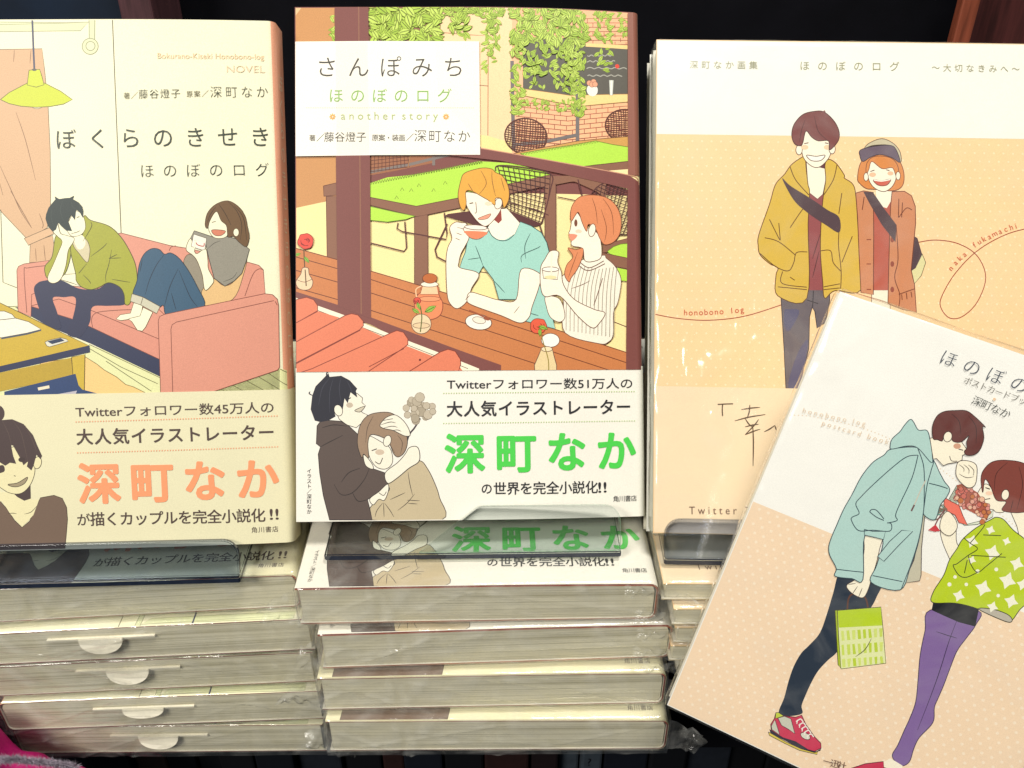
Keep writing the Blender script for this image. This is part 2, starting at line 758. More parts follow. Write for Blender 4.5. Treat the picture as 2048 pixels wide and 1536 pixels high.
def flap_mesh(bm, base, out, up, L, Hh, seed):
    """one crumpled ear of spare film at a corner"""
    nx, ny = 14, 14
    g = []
    off = Vector((seed * 2.3, seed, 7))
    for i in range(nx + 1):
        row = []
        for j in range(ny + 1):
            s, t = i / nx, j / ny
            taper = (1 - 0.55 * s)
            p = base + out * (L * s) + up * (Hh * (0.5 + (t - 0.5) * taper))
            nn = out.cross(up).normalized()
            p = p + nn * (0.0052 * s * noise.noise(p * 150 + off) + 0.0026 * noise.noise(p * 400 + off) * min(1, 2 * s))
            p = p + out * 0.003 * s * noise.noise(Vector((t * 4, seed, 1)))
            row.append(bm.verts.new(p))
        g.append(row)
    for i in range(nx):
        for j in range(ny):
            bm.faces.new((g[i][j], g[i + 1][j], g[i + 1][j + 1], g[i][j + 1]))


def fold_panel(bm, W, T, y, sg, seed):
    """the folded-over end of a wrapper: a second sheet with pressed ridges and slanting folds"""
    nx, ny = 210, 26
    rnd = random.Random(int(seed * 13 + y * 100))
    ridges = [(rnd.uniform(.25, .9), rnd.uniform(-.0020, .0020), rnd.uniform(.00035, .0007), rnd.uniform(.0005, .0012), rnd.uniform(0, 9)) for _ in range(4)]
    slants = [(rnd.uniform(0, W), rnd.choice((-1, 1)) * rnd.uniform(.15, .5), rnd.uniform(.0004, .0008), rnd.uniform(.0003, .0008)) for _ in range(5)]
    g = []
    for i in range(nx + 1):
        row = []
        x = -0.0006 + (W + 0.0012) * i / nx
        for j in range(ny + 1):
            z = -T + T * j / ny
            a = 0.00045 + 0.0005 * noise.noise(Vector((x * 40, z * 60, seed * 3)))
            for t, sl, w, hgt, ph in ridges:
                zc = -T * t + sl * (x / W - .5) * 2 + 0.0008 * noise.noise(Vector((x * 30, ph, seed)))
                st = max(0.0, noise.noise(Vector((x * 24, ph * 3, 1.7))) + 0.25)
                a += hgt * st * math.exp(-((z - zc) / w) ** 2)
            for x0, k, w, hgt in slants:
                d = (z + T / 2) - k * (x - x0)
                if abs(x - x0) < T / 2 / abs(k) + .01:
                    a += hgt * math.exp(-(d / w) ** 2)
            row.append(bm.verts.new((x, y + sg * max(a, 0.0001), z)))
        g.append(row)
    for i in range(nx):
        for j in range(ny):
            q = (g[i][j], g[i + 1][j], g[i + 1][j + 1], g[i][j + 1])
            bm.faces.new(q if sg < 0 else q[::-1])


def add_wrap(parent, W, H, T, seed, flaps=True, mat=None, amp=0.0007, g=0.0009, cl=None, fine=0.0024):
    me = film_mesh('plastic_wrap', (-g, -g, -T - g * 0.4), (W + g, H + g, g), seed, amp, fine, cl)
    if flaps:
        bm = bmesh.new()
        bm.from_mesh(me)
        fold_panel(bm, W, T, -g - 0.0006, -1, seed)
        fold_panel(bm, W, T, H + g + 0.0006, 1, seed)
        bm.faces.ensure_lookup_table()
        nf = len(bm.faces)
        rnd = random.Random(seed)
        for (x, y, ox) in ((W + g, -g, 1), (-g, -g, -1), (W + g, H + g, 1), (-g, H + g, -1)):
            oy = -0.25 if y < 0 else 0.25
            flap_mesh(bm, Vector((x - ox * 0.001, y, -T * 0.95)), Vector((ox, oy * rnd.uniform(.2, 1.4), rnd.uniform(-.3, .2))).normalized(),
                      Vector((0, 0, 1)), rnd.uniform(.008, .015), T * rnd.uniform(.8, 1.05), seed + x)
        bm.faces.ensure_lookup_table()
        for f in bm.faces[nf:]:
            f.material_index = 1
        bm.to_mesh(me)
        bm.free()
        for p in me.polygons:
            p.use_smooth = True
    return link('plastic_wrap', me, parent, [mat or M_FILM, M_EAR])


# ------------------------------------------------------------------ artwork layouts (generic stand-in drawings, lettering as printed)
H_SOFA = [[0.00016965679, -1.1715298e-05, 0.033447094], [-4.2274826e-06, -0.0001765787, 0.19458225], [-1.9073308e-05, -4.3256687e-05, 1.0]]
H_CAFE = [[0.00018157947, -6.1328754e-07, -0.10703253], [-2.0439659e-06, -0.00018163124, 0.19085419], [-8.8164072e-06, 1.3546796e-05, 1.0]]
H_ALBUM = [[0.00018846544, 1.3366344e-06, -0.24756072], [3.7680021e-06, -0.00018714411, 0.19457461], [8.9253044e-06, 4.2061794e-05, 1.0]]
H_CARD = [[0.00017773369, 7.4360167e-05, -0.34194458], [9.1209397e-05, -0.00019168225, 0.14859863], [0.00018241754, -3.7974905e-05, 1.0]]
SKIN = (253, 245, 222)


def art_sofa(H):
    """room with a couple on a pink sofa"""
    A = Art(H, (0.0003, 0.1267, 0.0556, 0.1877))
    T = Art(H, (0.0003, 0.1267, 0.0003, 0.1877))
    s = 620 / 2048
    SK = (252, 247, 212)
    LN = (120, 95, 60)
    PK, PKL = (224, 153, 130), (160, 84, 70)
    # wall fittings
    A.frame(0, 0, s)
    A.fill([(-520, 140), (440, 150), (585, 146), (530, 203), (-520, 215)], (226, 230, 184), False, (2.5, (190, 190, 140)))
    A.line([(-520, 175), (450, 152), (575, 146)], 2, (190, 190, 140), False)
    A.fill([(588, 112), (627, 112), (625, 300), (612, 312), (590, 300)], (226, 230, 184), False, (3, (180, 182, 135)))
    A.disc((596, 306), 53, (226, 230, 184), ol=(3, (180, 182, 135)))
    A.disc((598, 304), 30, (232, 234, 192), ol=(3, (180, 182, 135)))
    A.line([(742, 116), (768, 760), (800, 1540)], 4, (120, 112, 75), False)
    # curtain, window line
    A.fill([(-520, 335), (278, 322), (296, 470), (318, 700), (332, 1000), (335, 1300), (333, 1390), (312, 1505), (180, 1580), (0, 1390),
            (-200, 1200), (-520, 900)], (217, 176, 134), False, (2.5, LN))
    A.fill([(200, 1605), (348, 1555), (362, 1660), (335, 1725), (195, 1735)], (217, 176, 134), False, (2.5, LN))
    A.fill([(160, 1575), (335, 1500), (355, 1545), (188, 1620)], (222, 182, 140), False, (2.5, LN))
    for q in ([(105, 740), (170, 930), (235, 1190)], [(0, 1095), (80, 1270), (140, 1400), (205, 1500)], [(-120, 700), (-60, 1000), (20, 1290)],
              [(70, 1260), (150, 1400), (210, 1506)], [(260, 1410), (285, 1480), (278, 1510)], [(235, 1640), (240, 1725)], [(290, 1620), (300, 1720)],
              [(95, 330), (90, 410)], [(205, 330), (198, 420)]):
        A.line(q, 3, (170, 120, 80), True, True)
    A.line([(5, 1385), (20, 1865), (110, 1900)], 3, (120, 115, 70), False)
    # pendant lamp
    A.line([(213, 118), (220, 300), (227, 455)], 12, (66, 70, 96), False)
    A.disc((245, 706), 30, (240, 232, 190), 12, (2, LN))
    A.fill([(3, 658), (60, 612), (180, 549), (296, 549), (400, 602), (478, 658), (420, 688), (330, 704), (240, 709), (140, 702), (60, 684)],
           (205, 216, 44), False, (3, (140, 130, 40)))
    A.fill([(192, 464), (262, 458), (276, 500), (291, 560), (240, 576), (180, 562)], (208, 219, 50), False, (3, (140, 130, 40)))
    A.disc((227, 461), 16, (90, 90, 80), 8)
    # ---- lower half
    A.frame(0, 380, s)
    A.fill([(-560, 780), (0, 772), (110, 768), (300, 900), (640, 1040), (1050, 1180), (1100, 1340), (1910, 1340), (1890, 1200), (1838, 1180), (1838, 1600),
            (-560, 1700)], (234, 235, 176), False)
    for q in ([(0, 772), (115, 768)], [(570, 1035), (800, 1170), (1040, 1280)], [(590, 1020), (1055, 1240)], [(700, 1130), (1000, 1330)],
              [(1840, 1185), (1890, 1215)], [(1760, 1210), (1890, 1300)], [(1690, 1230), (1850, 1330)], [(1610, 1255), (1740, 1330)],
              [(1520, 1285), (1600, 1330)], [(1440, 1310), (1480, 1330)]):
        A.line(q, 3, (135, 130, 80), False)
    # rug
    A.fill([(268, 1140), (560, 1100), (640, 1150), (690, 1190), (770, 1235), (830, 1285), (880, 1300), (970, 1345), (1010, 1420), (260, 1420)],
           (247, 207, 135), False, (3, (160, 130, 60)))
    # sofa back
    A.fill([(762, 292), (800, 284), (1120, 366), (1240, 385), (1640, 478), (1700, 495), (1730, 525), (1744, 700), (1100, 850), (700, 800), (560, 700)],
           PK, False, (3, PKL))
    A.line([(1115, 400), (1130, 375), (1160, 368)], 3, PKL)
    A.line([(1610, 700), (1660, 560), (1700, 520), (1730, 525)], 3, PKL)
    # shadow void and seat
    A.fill([(100, 775), (230, 765), (620, 905), (1060, 1115), (1060, 1235), (600, 1015), (330, 905)], (45, 52, 82), False)
    A.fill([(190, 700), (220, 640), (330, 620), (640, 650), (1000, 740), (1090, 830), (1050, 985), (610, 800), (205, 765)], PK, False, (3, PKL))
    A.fill([(205, 765), (390, 720), (615, 800), (1050, 985), (1055, 1120), (600, 905), (470, 850), (205, 768)], (222, 148, 126), False, (3, PKL))
    A.line([(612, 905), (606, 850), (640, 810), (760, 795), (880, 790)], 3, PKL)
    # far arm
    A.fill([(112, 530), (122, 505), (160, 488), (322, 466), (330, 640), (210, 690), (205, 838), (120, 800)], PK, False, (3, PKL))
    A.line([(178, 810), (160, 540), (185, 515), (320, 498)], 3, PKL)
    # ---- man
    NV = (46, 51, 80)
    A.fill([(225, 655), (240, 622), (285, 600), (400, 595), (520, 650), (640, 655), (720, 612), (790, 640), (822, 690), (826, 755), (720, 765), (612, 772),
            (598, 860), (570, 920), (520, 975), (440, 945), (480, 850), (500, 715), (420, 708), (350, 712), (372, 790), (390, 850), (400, 915), (320, 895),
            (262, 790), (236, 710)], NV, True)
    A.fill([(404, 560), (500, 553), (530, 632), (470, 612), (404, 592)], SK, False, (2.5, LN))
    A.fill([(372, 300), (440, 335), (470, 400), (445, 520), (400, 580), (320, 585), (298, 545), (300, 500), (345, 440)], (166, 168, 50), True, (3, (90, 85, 30)))
    A.fill([(556, 172), (600, 200), (720, 238), (800, 312), (860, 410), (896, 500), (906, 610), (880, 680), (856, 752), (826, 752), (820, 690), (790, 640),
            (720, 612), (660, 640), (600, 658), (540, 640), (505, 600), (500, 550), (470, 420), (476, 350), (545, 300)], (166, 168, 50), True, (3, (90, 85, 30)))
    A.fill([(486, 335), (560, 320), (592, 372), (592, 430), (575, 478), (520, 415), (490, 375)], (214, 203, 164), True, (2.5, LN))
    A.fill([(488, 315), (545, 300), (566, 350), (545, 388), (512, 385)], SK)
    for q in ([(575, 485), (530, 540), (520, 550)], [(600, 440), (680, 380), (708, 350)], [(700, 610), (700, 560), (720, 490), (738, 395)],
              [(720, 452), (800, 448)], [(720, 452), (775, 425)], [(550, 560), (590, 600), (600, 620)], [(740, 590), (860, 610)], [(600, 210), (605, 245), (548, 340)]):
        A.line(q, 3, (90, 85, 30), True, True)
    A.fill([(455, 210), (500, 140), (548, 170), (566, 240), (548, 285), (510, 305), (468, 300), (440, 250)], SK, True, (2, LN))
    A.fill([(380, 222), (400, 285), (440, 300), (490, 318), (482, 350), (452, 400), (436, 500), (405, 585), (362, 615), (325, 606), (318, 570), (350, 500),
            (392, 400), (412, 340), (380, 305), (352, 270)], SK, True, (2.5, LN))
    A.fill([(350, 275), (318, 240), (302, 190), (306, 160), (322, 118), (345, 88), (368, 62), (362, 42), (392, 60), (430, 54), (462, 52), (490, 38), (482, 60),
            (520, 82), (545, 112), (552, 140), (548, 185), (530, 150), (505, 128), (497, 200), (470, 165), (452, 205), (478, 272), (440, 268), (408, 240),
            (386, 214), (372, 262)], (24, 44, 42), False)
    A.line([(470, 290), (510, 278), (530, 268)], 3, LN, True, True)
    A.line([(508, 182), (526, 176)], 5, (60, 60, 50), False)
    for q in ([(420, 60), (400, 130), (420, 200)], [(470, 58), (480, 110), (505, 128)], [(345, 120), (340, 180), (360, 240)], [(520, 90), (530, 120), (528, 150)]):
        A.line(q, 3, (60, 80, 74), True, True)
    # ---- woman
    JN, JL = (56, 92, 118), (30, 50, 75)
    A.fill([(1210, 480), (1240, 425), (1300, 450), (1330, 560), (1345, 660), (1320, 690), (1250, 560)], (152, 142, 122), True, (2.5, LN))
    A.fill([(1330, 665), (1400, 585), (1470, 630), (1540, 600), (1622, 440), (1600, 560), (1530, 722), (1360, 765), (1338, 722)], (230, 190, 130), True, (2.5, LN))
    A.fill([(880, 690), (905, 600), (918, 500), (950, 425), (1000, 388), (1050, 392), (1085, 424), (1125, 415), (1180, 450), (1240, 530), (1300, 640), (1348, 762),
            (1220, 800), (1100, 826), (1078, 762), (1040, 775), (960, 715)], JN, True, (3, JL))
    for q in ([(1085, 424), (1030, 500), (985, 600), (960, 690)], [(1175, 520), (1120, 640), (1085, 770)], [(1180, 530), (1250, 700), (1300, 770)],
              [(1130, 680), (1160, 790)], [(940, 460), (925, 540)]):
        A.line(q, 3, JL, True, True)
    A.fill([(884, 745), (942, 762), (932, 830), (880, 850), (800, 862), (768, 852), (796, 824), (862, 814)], SK, False, (2.5, LN))
    A.fill([(946, 775), (1008, 808), (962, 905), (940, 932), (908, 926), (872, 870), (850, 850), (925, 832)], SK, False, (2.5, LN))
    A.fill([(872, 685), (945, 708), (1056, 770), (1034, 816), (935, 762), (862, 735)], (208, 204, 178), False, (2.5, LN))
    A.line([(945, 708), (930, 760)], 2.5, LN, False)
    A.fill([(1280, 268), (1400, 308), (1500, 306), (1560, 322), (1640, 390), (1618, 470), (1590, 550), (1540, 600), (1480, 634), (1410, 582), (1375, 450),
            (1352, 340), (1252, 322)], (150, 145, 130), False, (3, (80, 76, 66)))
    A.line([(1370, 385), (1410, 350), (1450, 335)], 2.5, (100, 95, 85), True, True)
    A.line([(1470, 605), (1530, 580), (1560, 540)], 2.5, (100, 95, 85), True, True)
    A.fill([(1228, 395), (1240, 340), (1262, 325), (1290, 420), (1352, 385), (1368, 460), (1372, 520), (1406, 590), (1392, 628), (1350, 660), (1332, 560),
            (1300, 470), (1270, 430)], SK, True, (2.5, LN))
    A.fill([(1276, 290), (1360, 318), (1350, 392), (1332, 396), (1260, 372)], (246, 243, 225), False, (2.5, LN))
    A.line([(1285, 330), (1300, 360), (1340, 370), (1345, 350)], 6, (190, 60, 60), True)
    A.line([(1290, 330), (1275, 400)], 9, SK, False)
    A.fill([(1388, 190), (1428, 140), (1470, 205), (1502, 230), (1494, 300), (1445, 318), (1400, 305), (1372, 250)], SK, True, (2, LN))
    A.fill([(1350, 222), (1366, 150), (1420, 92), (1500, 68), (1570, 108), (1612, 170), (1630, 250), (1640, 310), (1620, 372), (1575, 345), (1535, 305),
            (1500, 308), (1490, 235), (1455, 200), (1425, 140), (1385, 190), (1372, 240), (1360, 250)], (112, 83, 52), True, (2, (60, 45, 30)))
    for q in ([(1500, 72), (1560, 140), (1590, 230), (1580, 330)], [(1440, 92), (1480, 150), (1520, 230)], [(1540, 100), (1600, 180), (1622, 330)], [(1420, 110), (1385, 160), (1365, 215)]):
        A.line(q, 3, (74, 52, 32), True, True)
    A.disc((1553, 278), 18, SK, 26, (2, LN))
    A.fill([(1396, 262), (1482, 268), (1456, 298), (1412, 296)], (216, 130, 100), True, (2.5, (120, 60, 50)))
    A.line([(1395, 212), (1420, 206)], 3, (90, 70, 50), True)
    # near arm
    A.fill([(1045, 862), (1055, 835), (1085, 822), (1740, 684), (1790, 690), (1822, 720), (1830, 760), (1838, 1172), (1825, 1192), (1390, 1338), (1380, 1600),
            (1072, 1600), (1060, 1330)], PK, False, (3, PKL))
    A.line([(1140, 1335), (1128, 920), (1136, 890), (1165, 872), (1800, 730)], 3, PKL, False)
    A.line([(1808, 735), (1822, 760)], 3, PKL, False)
    # ---- low table
    A.fill([(-560, 690), (0, 745), (300, 890), (592, 1030), (300, 1098), (0, 1166), (-560, 1290)], (206, 175, 58), False, (3, (110, 90, 30)))
    A.fill([(-560, 1290), (0, 1165), (592, 1026), (596, 1072), (300, 1138), (0, 1205), (-560, 1330)], (44, 52, 84), False)
    A.fill([(-560, 1332), (0, 1207), (470, 1108), (484, 1230), (0, 1330), (-560, 1470)], (190, 160, 52), False)
    A.fill([(474, 1104), (562, 1086), (556, 1420), (498, 1420)], (210, 180, 62), False, (3, (110, 90, 30)))
    A.fill([(30, 1332), (500, 1214), (520, 1290), (545, 1318), (650, 1345), (650, 1420), (30, 1420)], (44, 68, 112), False)
    A.fill([(250, 1305), (326, 1290), (329, 1309), (255, 1324)], (246, 232, 200), False)
    A.fill([(320, 1360), (510, 1325), (490, 1380), (300, 1400)], (190, 185, 195), False)
    A.fill([(-300, 830), (-40, 800), (30, 800), (80, 820), (102, 846), (190, 870), (272, 920), (180, 945), (10, 976), (-300, 930)], (246, 243, 224), False, (3, LN))
    A.line([(-200, 870), (0, 858), (102, 846)], 3, LN, True)
    A.fill([(10, 976), (180, 945), (272, 920), (274, 930), (180, 956), (10, 986)], (70, 80, 95), False)
    A.fill([(298, 1005), (318, 994), (400, 975), (440, 985), (452, 1000), (330, 1036), (310, 1030)], (228, 226, 206), False, (2.5, LN))
    A.fill([(314, 1000), (402, 978), (428, 996), (345, 1018)], (40, 55, 86), False)
    # ---- lettering
    T.frame(0, 0, s)
    T.part('romaji_lettering')
    T.fit('Bokurano-Kiseki Honobono-log', (1040, 384), (1735, 380), 52, (247, 212, 168), -0.004)
    T.fit('NOVEL', (1492, 470), (1740, 468), 66, (244, 217, 180), -0.008)
    DK = (52, 62, 50)
    T.part('author_lettering')
    T.spread('著', (838, 633), (839, 633), 44, (110, 105, 72))
    T.spread('／', (888, 630), (889, 630), 50, (110, 105, 72))
    T.spread('藤谷燈子', (946, 622), (1158, 616), 66, (70, 74, 55), -0.008)
    T.spread('原案', (1249, 619), (1298, 617), 44, (110, 105, 72))
    T.spread('／', (1350, 614), (1351, 614), 50, (110, 105, 72))
    T.spread('深町なか', (1421, 604), (1722, 598), 84, (70, 74, 55), -0.012)
    T.part('title_lettering')
    T.spread('ぼくらのきせき', (435, 922), (1710, 898), 146, DK, -0.004)
    T.part('subtitle_lettering')
    T.spread('ほのぼのログ', (970, 1130), (1722, 1116), 100, DK, -0.012)
    return A, T


def art_sofa_band(H, hb):
    A = Art(H, (0.0003, 0.1267, 0.0004, hb - 0.0003))
    T = Art(H, (0.0003, 0.1267, 0.0004, hb - 0.0003))
    A.frame(0, 760, 620 / 2048)
    SK, DKR, LN = (238, 229, 182), (78, 63, 62), (90, 75, 60)
    A.fill([(-300, 1200), (-300, 860), (-200, 800), (0, 792), (50, 850), (100, 925), (150, 972), (200, 930), (245, 830), (272, 776), (360, 760), (415, 780),
            (444, 840), (450, 920), (440, 1040), (425, 1200)], (118, 97, 82), False, (3, LN))
    A.fill([(-20, 740), (200, 740), (212, 790), (262, 790), (225, 890), (150, 970), (70, 880), (20, 800), (-40, 800)], SK, False)
    A.fill([(80, 735), (205, 680), (208, 782), (165, 796), (120, 772)], DKR, False)
    A.line([(58, 880), (90, 878), (115, 882)], 3, LN, True, True)
    A.line([(165, 884), (210, 870), (248, 830)], 3, LN, True, True)
    A.fill([(-110, 520), (0, 470), (140, 440), (215, 540), (235, 600), (205, 690), (145, 746), (70, 745), (0, 705), (-80, 660)], SK, True, (2.5, LN))
    A.disc((252, 545), 26, SK, 40, (2.5, LN), rot=0.2)
    A.disc((-15, 220), 50, DKR, 56)
    A.fill([(-210, 560), (-180, 380), (-60, 290), (0, 265), (85, 258), (160, 290), (222, 362), (250, 430), (282, 500), (272, 522), (245, 492), (228, 560),
            (212, 596), (182, 570), (190, 535), (160, 562), (138, 515), (90, 430), (78, 430), (92, 500), (112, 552), (70, 545), (40, 565), (0, 540)], DKR, False)
    for q in ([(85, 262), (140, 340), (170, 450), (188, 540)], [(20, 268), (60, 350), (80, 430)], [(-60, 300), (-40, 420), (0, 530)], [(170, 300), (220, 400), (250, 480)], [(130, 480), (145, 520), (160, 560)]):
        A.line(q, 3, (120, 100, 92), True, True)
    A.fill([(-60, 590), (20, 560), (36, 596), (10, 612), (-60, 620)], DKR, True)
    A.disc((148, 525), 22, (70, 56, 55), 16)
    A.fill([(58, 688), (120, 678), (186, 640), (168, 680), (125, 702), (84, 702)], (165, 150, 120), True, (3, LN))
    A.line([(96, 630), (108, 634)], 3, LN, False)
    D = (84, 68, 62)
    T.frame(0, 760, 620 / 2048)
    T.part('headline_lettering')
    T.fit('Twitterフォロワー数45万人の', (505, 240), (1800, 214), 82, D, 0.006)
    T.dots((507, 276), (1822, 241), 74, 5, (240, 170, 130))
    T.part('second_line_lettering')
    T.spread('大人気イラストレーター', (563, 376), (1752, 350), 112, D, 0.018)
    T.dots((517, 480), (1826, 446), 74, 5, (240, 170, 130))
    T.part('large_name_lettering')
    T.spread('深町なか', (660, 685), (1694, 662), 285, (255, 160, 112), 0.03)
    T.part('last_line_lettering')
    T.spread('が', (555, 922), (556, 922), 88, D, 0.008)
    T.spread('描くカップルを完全小説化', (648, 918), (1700, 900), 97, D, 0.012)
    T.fit('!!', (1778, 928), (1832, 927), 100, D, 0.014)
    T.part('publisher_lettering')
    T.spread('角川書店', (1676, 996), (1812, 992), 42, D)
    return A, T


def leaf(A, x, y, r, a, col, ol):
    c, s = math.cos(a), math.sin(a)
    pts = []
    for u, v in ((-1, 0), (-.55, .32), (0, .44), (.5, .26), (1, 0), (.5, -.3), (0, -.44), (-.55, -.3)):
        pts.append((x + r * (u * c - v * s), y + r * (u * s + v * c)))
    A.fill([(x + (p[0] - x) * 1.16, y + (p[1] - y) * 1.16) for p in pts], ol, False)
    A.fill(pts, col, False)
    A.line([pts[0], (x + r * .7 * c, y + r * .7 * s)], r * 0.08, ol, False)


def mesh_chair(A, c, rx, ry, col, rot=0.0, n=9, w=2.6):
    pts = [(c[0] + rx * math.cos(t) * math.cos(rot) - ry * math.sin(t) * math.sin(rot),
            c[1] + rx * math.cos(t) * math.sin(rot) + ry * math.sin(t) * math.cos(rot)) for t in [k * math.pi / 14 for k in range(29)]]
    A.line(pts, w * 1.9, col, False)
    for k in range(-n + 1, n):
        u = k / n
        hh = math.sqrt(1 - u * u)
        for ax in (0, 1):
            P = []
            for j in range(7):
                q = -1 + 2 * j / 6
                a, b = (u + 0.05 * (1 - q * q) * (1 if k else 0), q * hh) if ax == 0 else (q * hh, u + 0.06 * (1 - q * q))
                a, b = a * rx, b * ry
                P.append((c[0] + a * math.cos(rot) - b * math.sin(rot), c[1] + a * math.sin(rot) + b * math.cos(rot)))
            A.line(P, w, col, False)


def rose(A, x, y, r, col, dk):
    rnd = random.Random(int(x * 7 + y))
    P = [(x + r * (0.9 + .16 * rnd.random()) * math.cos(t), y + r * (.85 + .16 * rnd.random()) * math.sin(t)) for t in [k * math.pi / 7 for k in range(14)]]
    A.fill(P, col, True, (2.2, dk))
    for k in range(6):
        a = rnd.random() * 6
        q = r * (.2 + .1 * k)
        A.line([(x + q * math.cos(a + t), y + q * .8 * math.sin(a + t)) for t in (0, .5, 1, 1.5)], 2.2, dk, True)


def art_cafe(H):
    """terrace of a cafe with a couple at a wooden counter"""
    W, HH = 0.127, 0.188
    A = Art(H, (0.0003, 0.1267, 0.0542, 0.1877))
    T = Art(H, (0.0003, 0.1262, 0.0003, 0.1877))
    s = 750 / 2048
    dy = 320 / s
    rnd = random.Random(3)
    BR, BRL = (128, 74, 68), (92, 48, 46)
    TBL = (142, 98, 76)
    LIME = (186, 230, 76)
    LNB = (120, 60, 45)
    A.frame(570, 0, s)
    A.fill([(0, 20), (276, 20), (282, 1080), (200, 1105), (0, 1160)], (203, 146, 90), False)
    A.fill([(30, 38), (90, 42), (38, 112)], (222, 190, 140), False)
    A.fill([(455, 20), (862, 20), (862, 240), (455, 240)], (150, 105, 78), False)
    A.fill([(850, 20), (1242, 20), (1242, 835), (1070, 810), (1055, 760), (850, 300)], (251, 214, 164), False)
    A.line([(860, 178), (1000, 190), (1110, 196), (1108, 740)], 3, (200, 140, 100), False)
    A.line([(1062, 465), (1112, 470)], 3, (200, 140, 100), False)
    A.fill([(1055, 735), (1108, 742), (1242, 780), (1242, 840), (1055, 800)], (250, 226, 152), False)
    # brick bar with dark window
    A.fill([(1240, 20), (1960, 20), (1960, 740), (1240, 850)], (250, 190, 142), False)
    for r in range(0, 9):
        y = 72 + r * 24
        A.line([(1640, y + 14), (1880, y)], 2.4, (206, 120, 90), False)
        for k in range(4):
            x = 1655 + k * 62 + (31 if r % 2 else 0)
            A.line([(x, y + 12), (x, y + 36)], 2.4, (206, 120, 90), False)
    for r in range(0, 11):
        y = 545 + r * 26
        A.line([(1262, y + 10), (1545, y + 30), (1880, y - 15)], 2.4, (200, 100, 78), False)
        for k in range(9):
            x = 1275 + k * 66 + (33 if r % 2 else 0)
            yy = y + 10 + (x - 1262) * .07 if x < 1545 else y + 30 - (x - 1545) * .134
            A.line([(x, yy), (x, yy + 25)], 2.4, (200, 100, 78), False)
    A.fill([(1640, 222), (1882, 220), (1882, 244), (1640, 242)], (250, 214, 140), False)
    A.fill([(1300, 200), (1645, 200), (1645, 240), (1882, 242), (1882, 492), (1560, 512), (1300, 482)], (92, 88, 78), False)
    A.fill([(1300, 482), (1560, 512), (1882, 490), (1882, 534), (1600, 572), (1300, 520)], (250, 216, 142), False, (2.5, (190, 140, 80)))
    for k, (x0, x1, y) in enumerate(((1655, 1800, 290), (1650, 1810, 322), (1650, 1876, 358), (1655, 1850, 400))):
        P = [(x0 + (x1 - x0) * i / 16, y + 4 * math.sin(i * 1.9 + k) - i * .6) for i in range(17)]
        A.line(P, 5, (176, 174, 160), True)
    A.disc((1822, 340), 12, (226, 70, 50))
    A.disc((1682, 478), 31, (240, 240, 226), 34)
    for q in ((1666, 440), (1690, 432), (1680, 448), (1698, 446)):
        A.disc(q, 15, (236, 168, 130), ol=(1.5, (190, 110, 90)), n=10)
    A.fill([(1776, 418), (1802, 418), (1797, 502), (1780, 502)], (222, 224, 210), False, (2, (150, 150, 140)))
    A.line([(1789, 420), (1788, 500)], 5, (250, 250, 240), False)
    # posts of the trellis
    for q in ([(1240, 330), (1244, 600), (1250, 822)], [(1590, 280), (1600, 520), (1600, 765)]):
        A.line(q, 20, (118, 110, 108), False)
    A.line([(1250, 790), (1420, 770), (1606, 726)], 18, (118, 110, 108), False)
    # climbing leaves
    def cluster(x0, x1, y0, y1, n, r0, r1):
        for _ in range(n):
            x, y = rnd.uniform(x0, x1), rnd.uniform(y0, y1)
            g = rnd.choice(((178, 208, 72), (190, 218, 84), (164, 196, 60), (200, 224, 98)))
            leaf(A, x, y, rnd.uniform(r0, r1), rnd.uniform(0, 6.28), g, (126, 142, 40))
    cluster(252, 276, 85, 225, 11, 14, 22)
    cluster(470, 852, 30, 226, 190, 24, 42)
    cluster(845, 1240, 26, 84, 84, 16, 26)
    cluster(905, 1005, 80, 220, 24, 18, 28)
    cluster(1085, 1170, 80, 260, 34, 15, 26)
    cluster(1080, 1150, 250, 385, 11, 15, 23)
    cluster(1240, 1650, 30, 235, 230, 18, 30)
    cluster(1240, 1310, 220, 620, 74, 14, 24)
    cluster(1570, 1640, 220, 630, 78, 14, 24)
    cluster(1310, 1600, 230, 400, 95, 15, 25)
    cluster(1310, 1420, 390, 480, 12, 13, 22)
    cluster(1470, 1600, 390, 500, 28, 13, 22)
    cluster(1250, 1620, 540, 600, 46, 10, 18)
    cluster(1690, 1790, 50, 210, 34, 13, 22)
    cluster(1700, 1790, 240, 385, 12, 13, 22)
    cluster(1830, 1882, 40, 165, 16, 12, 20)
    mesh_chair(A, (1316, 742), 116, 98, LNB, 0.1, 8, 2.6)
    mesh_chair(A, (1870, 668), 115, 92, LNB, 0.0, 8, 2.6)
    # ---- floor, far table with grass top
    A.fill([(1200, 850), (1290, 828), (1600, 762), (1960, 716), (1960, 850), (1700, 790), (1300, 870)], (212, 160, 84), False, (2.5, LNB))
    A.fill([(1285, 838), (1420, 812), (1560, 788), (1700, 758), (1800, 775), (1960, 792), (1960, 860), (1700, 890), (1560, 915), (1400, 890)], LIME, False, (2.5, (130, 160, 40)))
    A.fill([(1560, 912), (1960, 852), (1960, 905), (1700, 948)], TBL, False, (2.5, LNB))
    A.fill([(1640, 935), (1960, 898), (1960, 1040), (1640, 960)], (253, 233, 172), False)
    for k in range(26):
        x = 1300 + k * 16
        y = 838 - (x - 1290) * 0.19
        A.line([(x, y + 10), (x + 7, y - 5), (x + 13, y + 8)], 2.2, (150, 170, 50), False)
    # lower scene
    A.frame(570, 320, s)
    A.fill([(0, 290), (60, 262), (230, 225), (470, 180), (1960, 180), (1960, 1160), (0, 1160)], (253, 231, 164), False)
    # far grey rail + chair behind the glass
    A.fill([(465, -30), (820, -30), (820, 14), (600, 60), (465, 84)], (160, 104, 72), False)
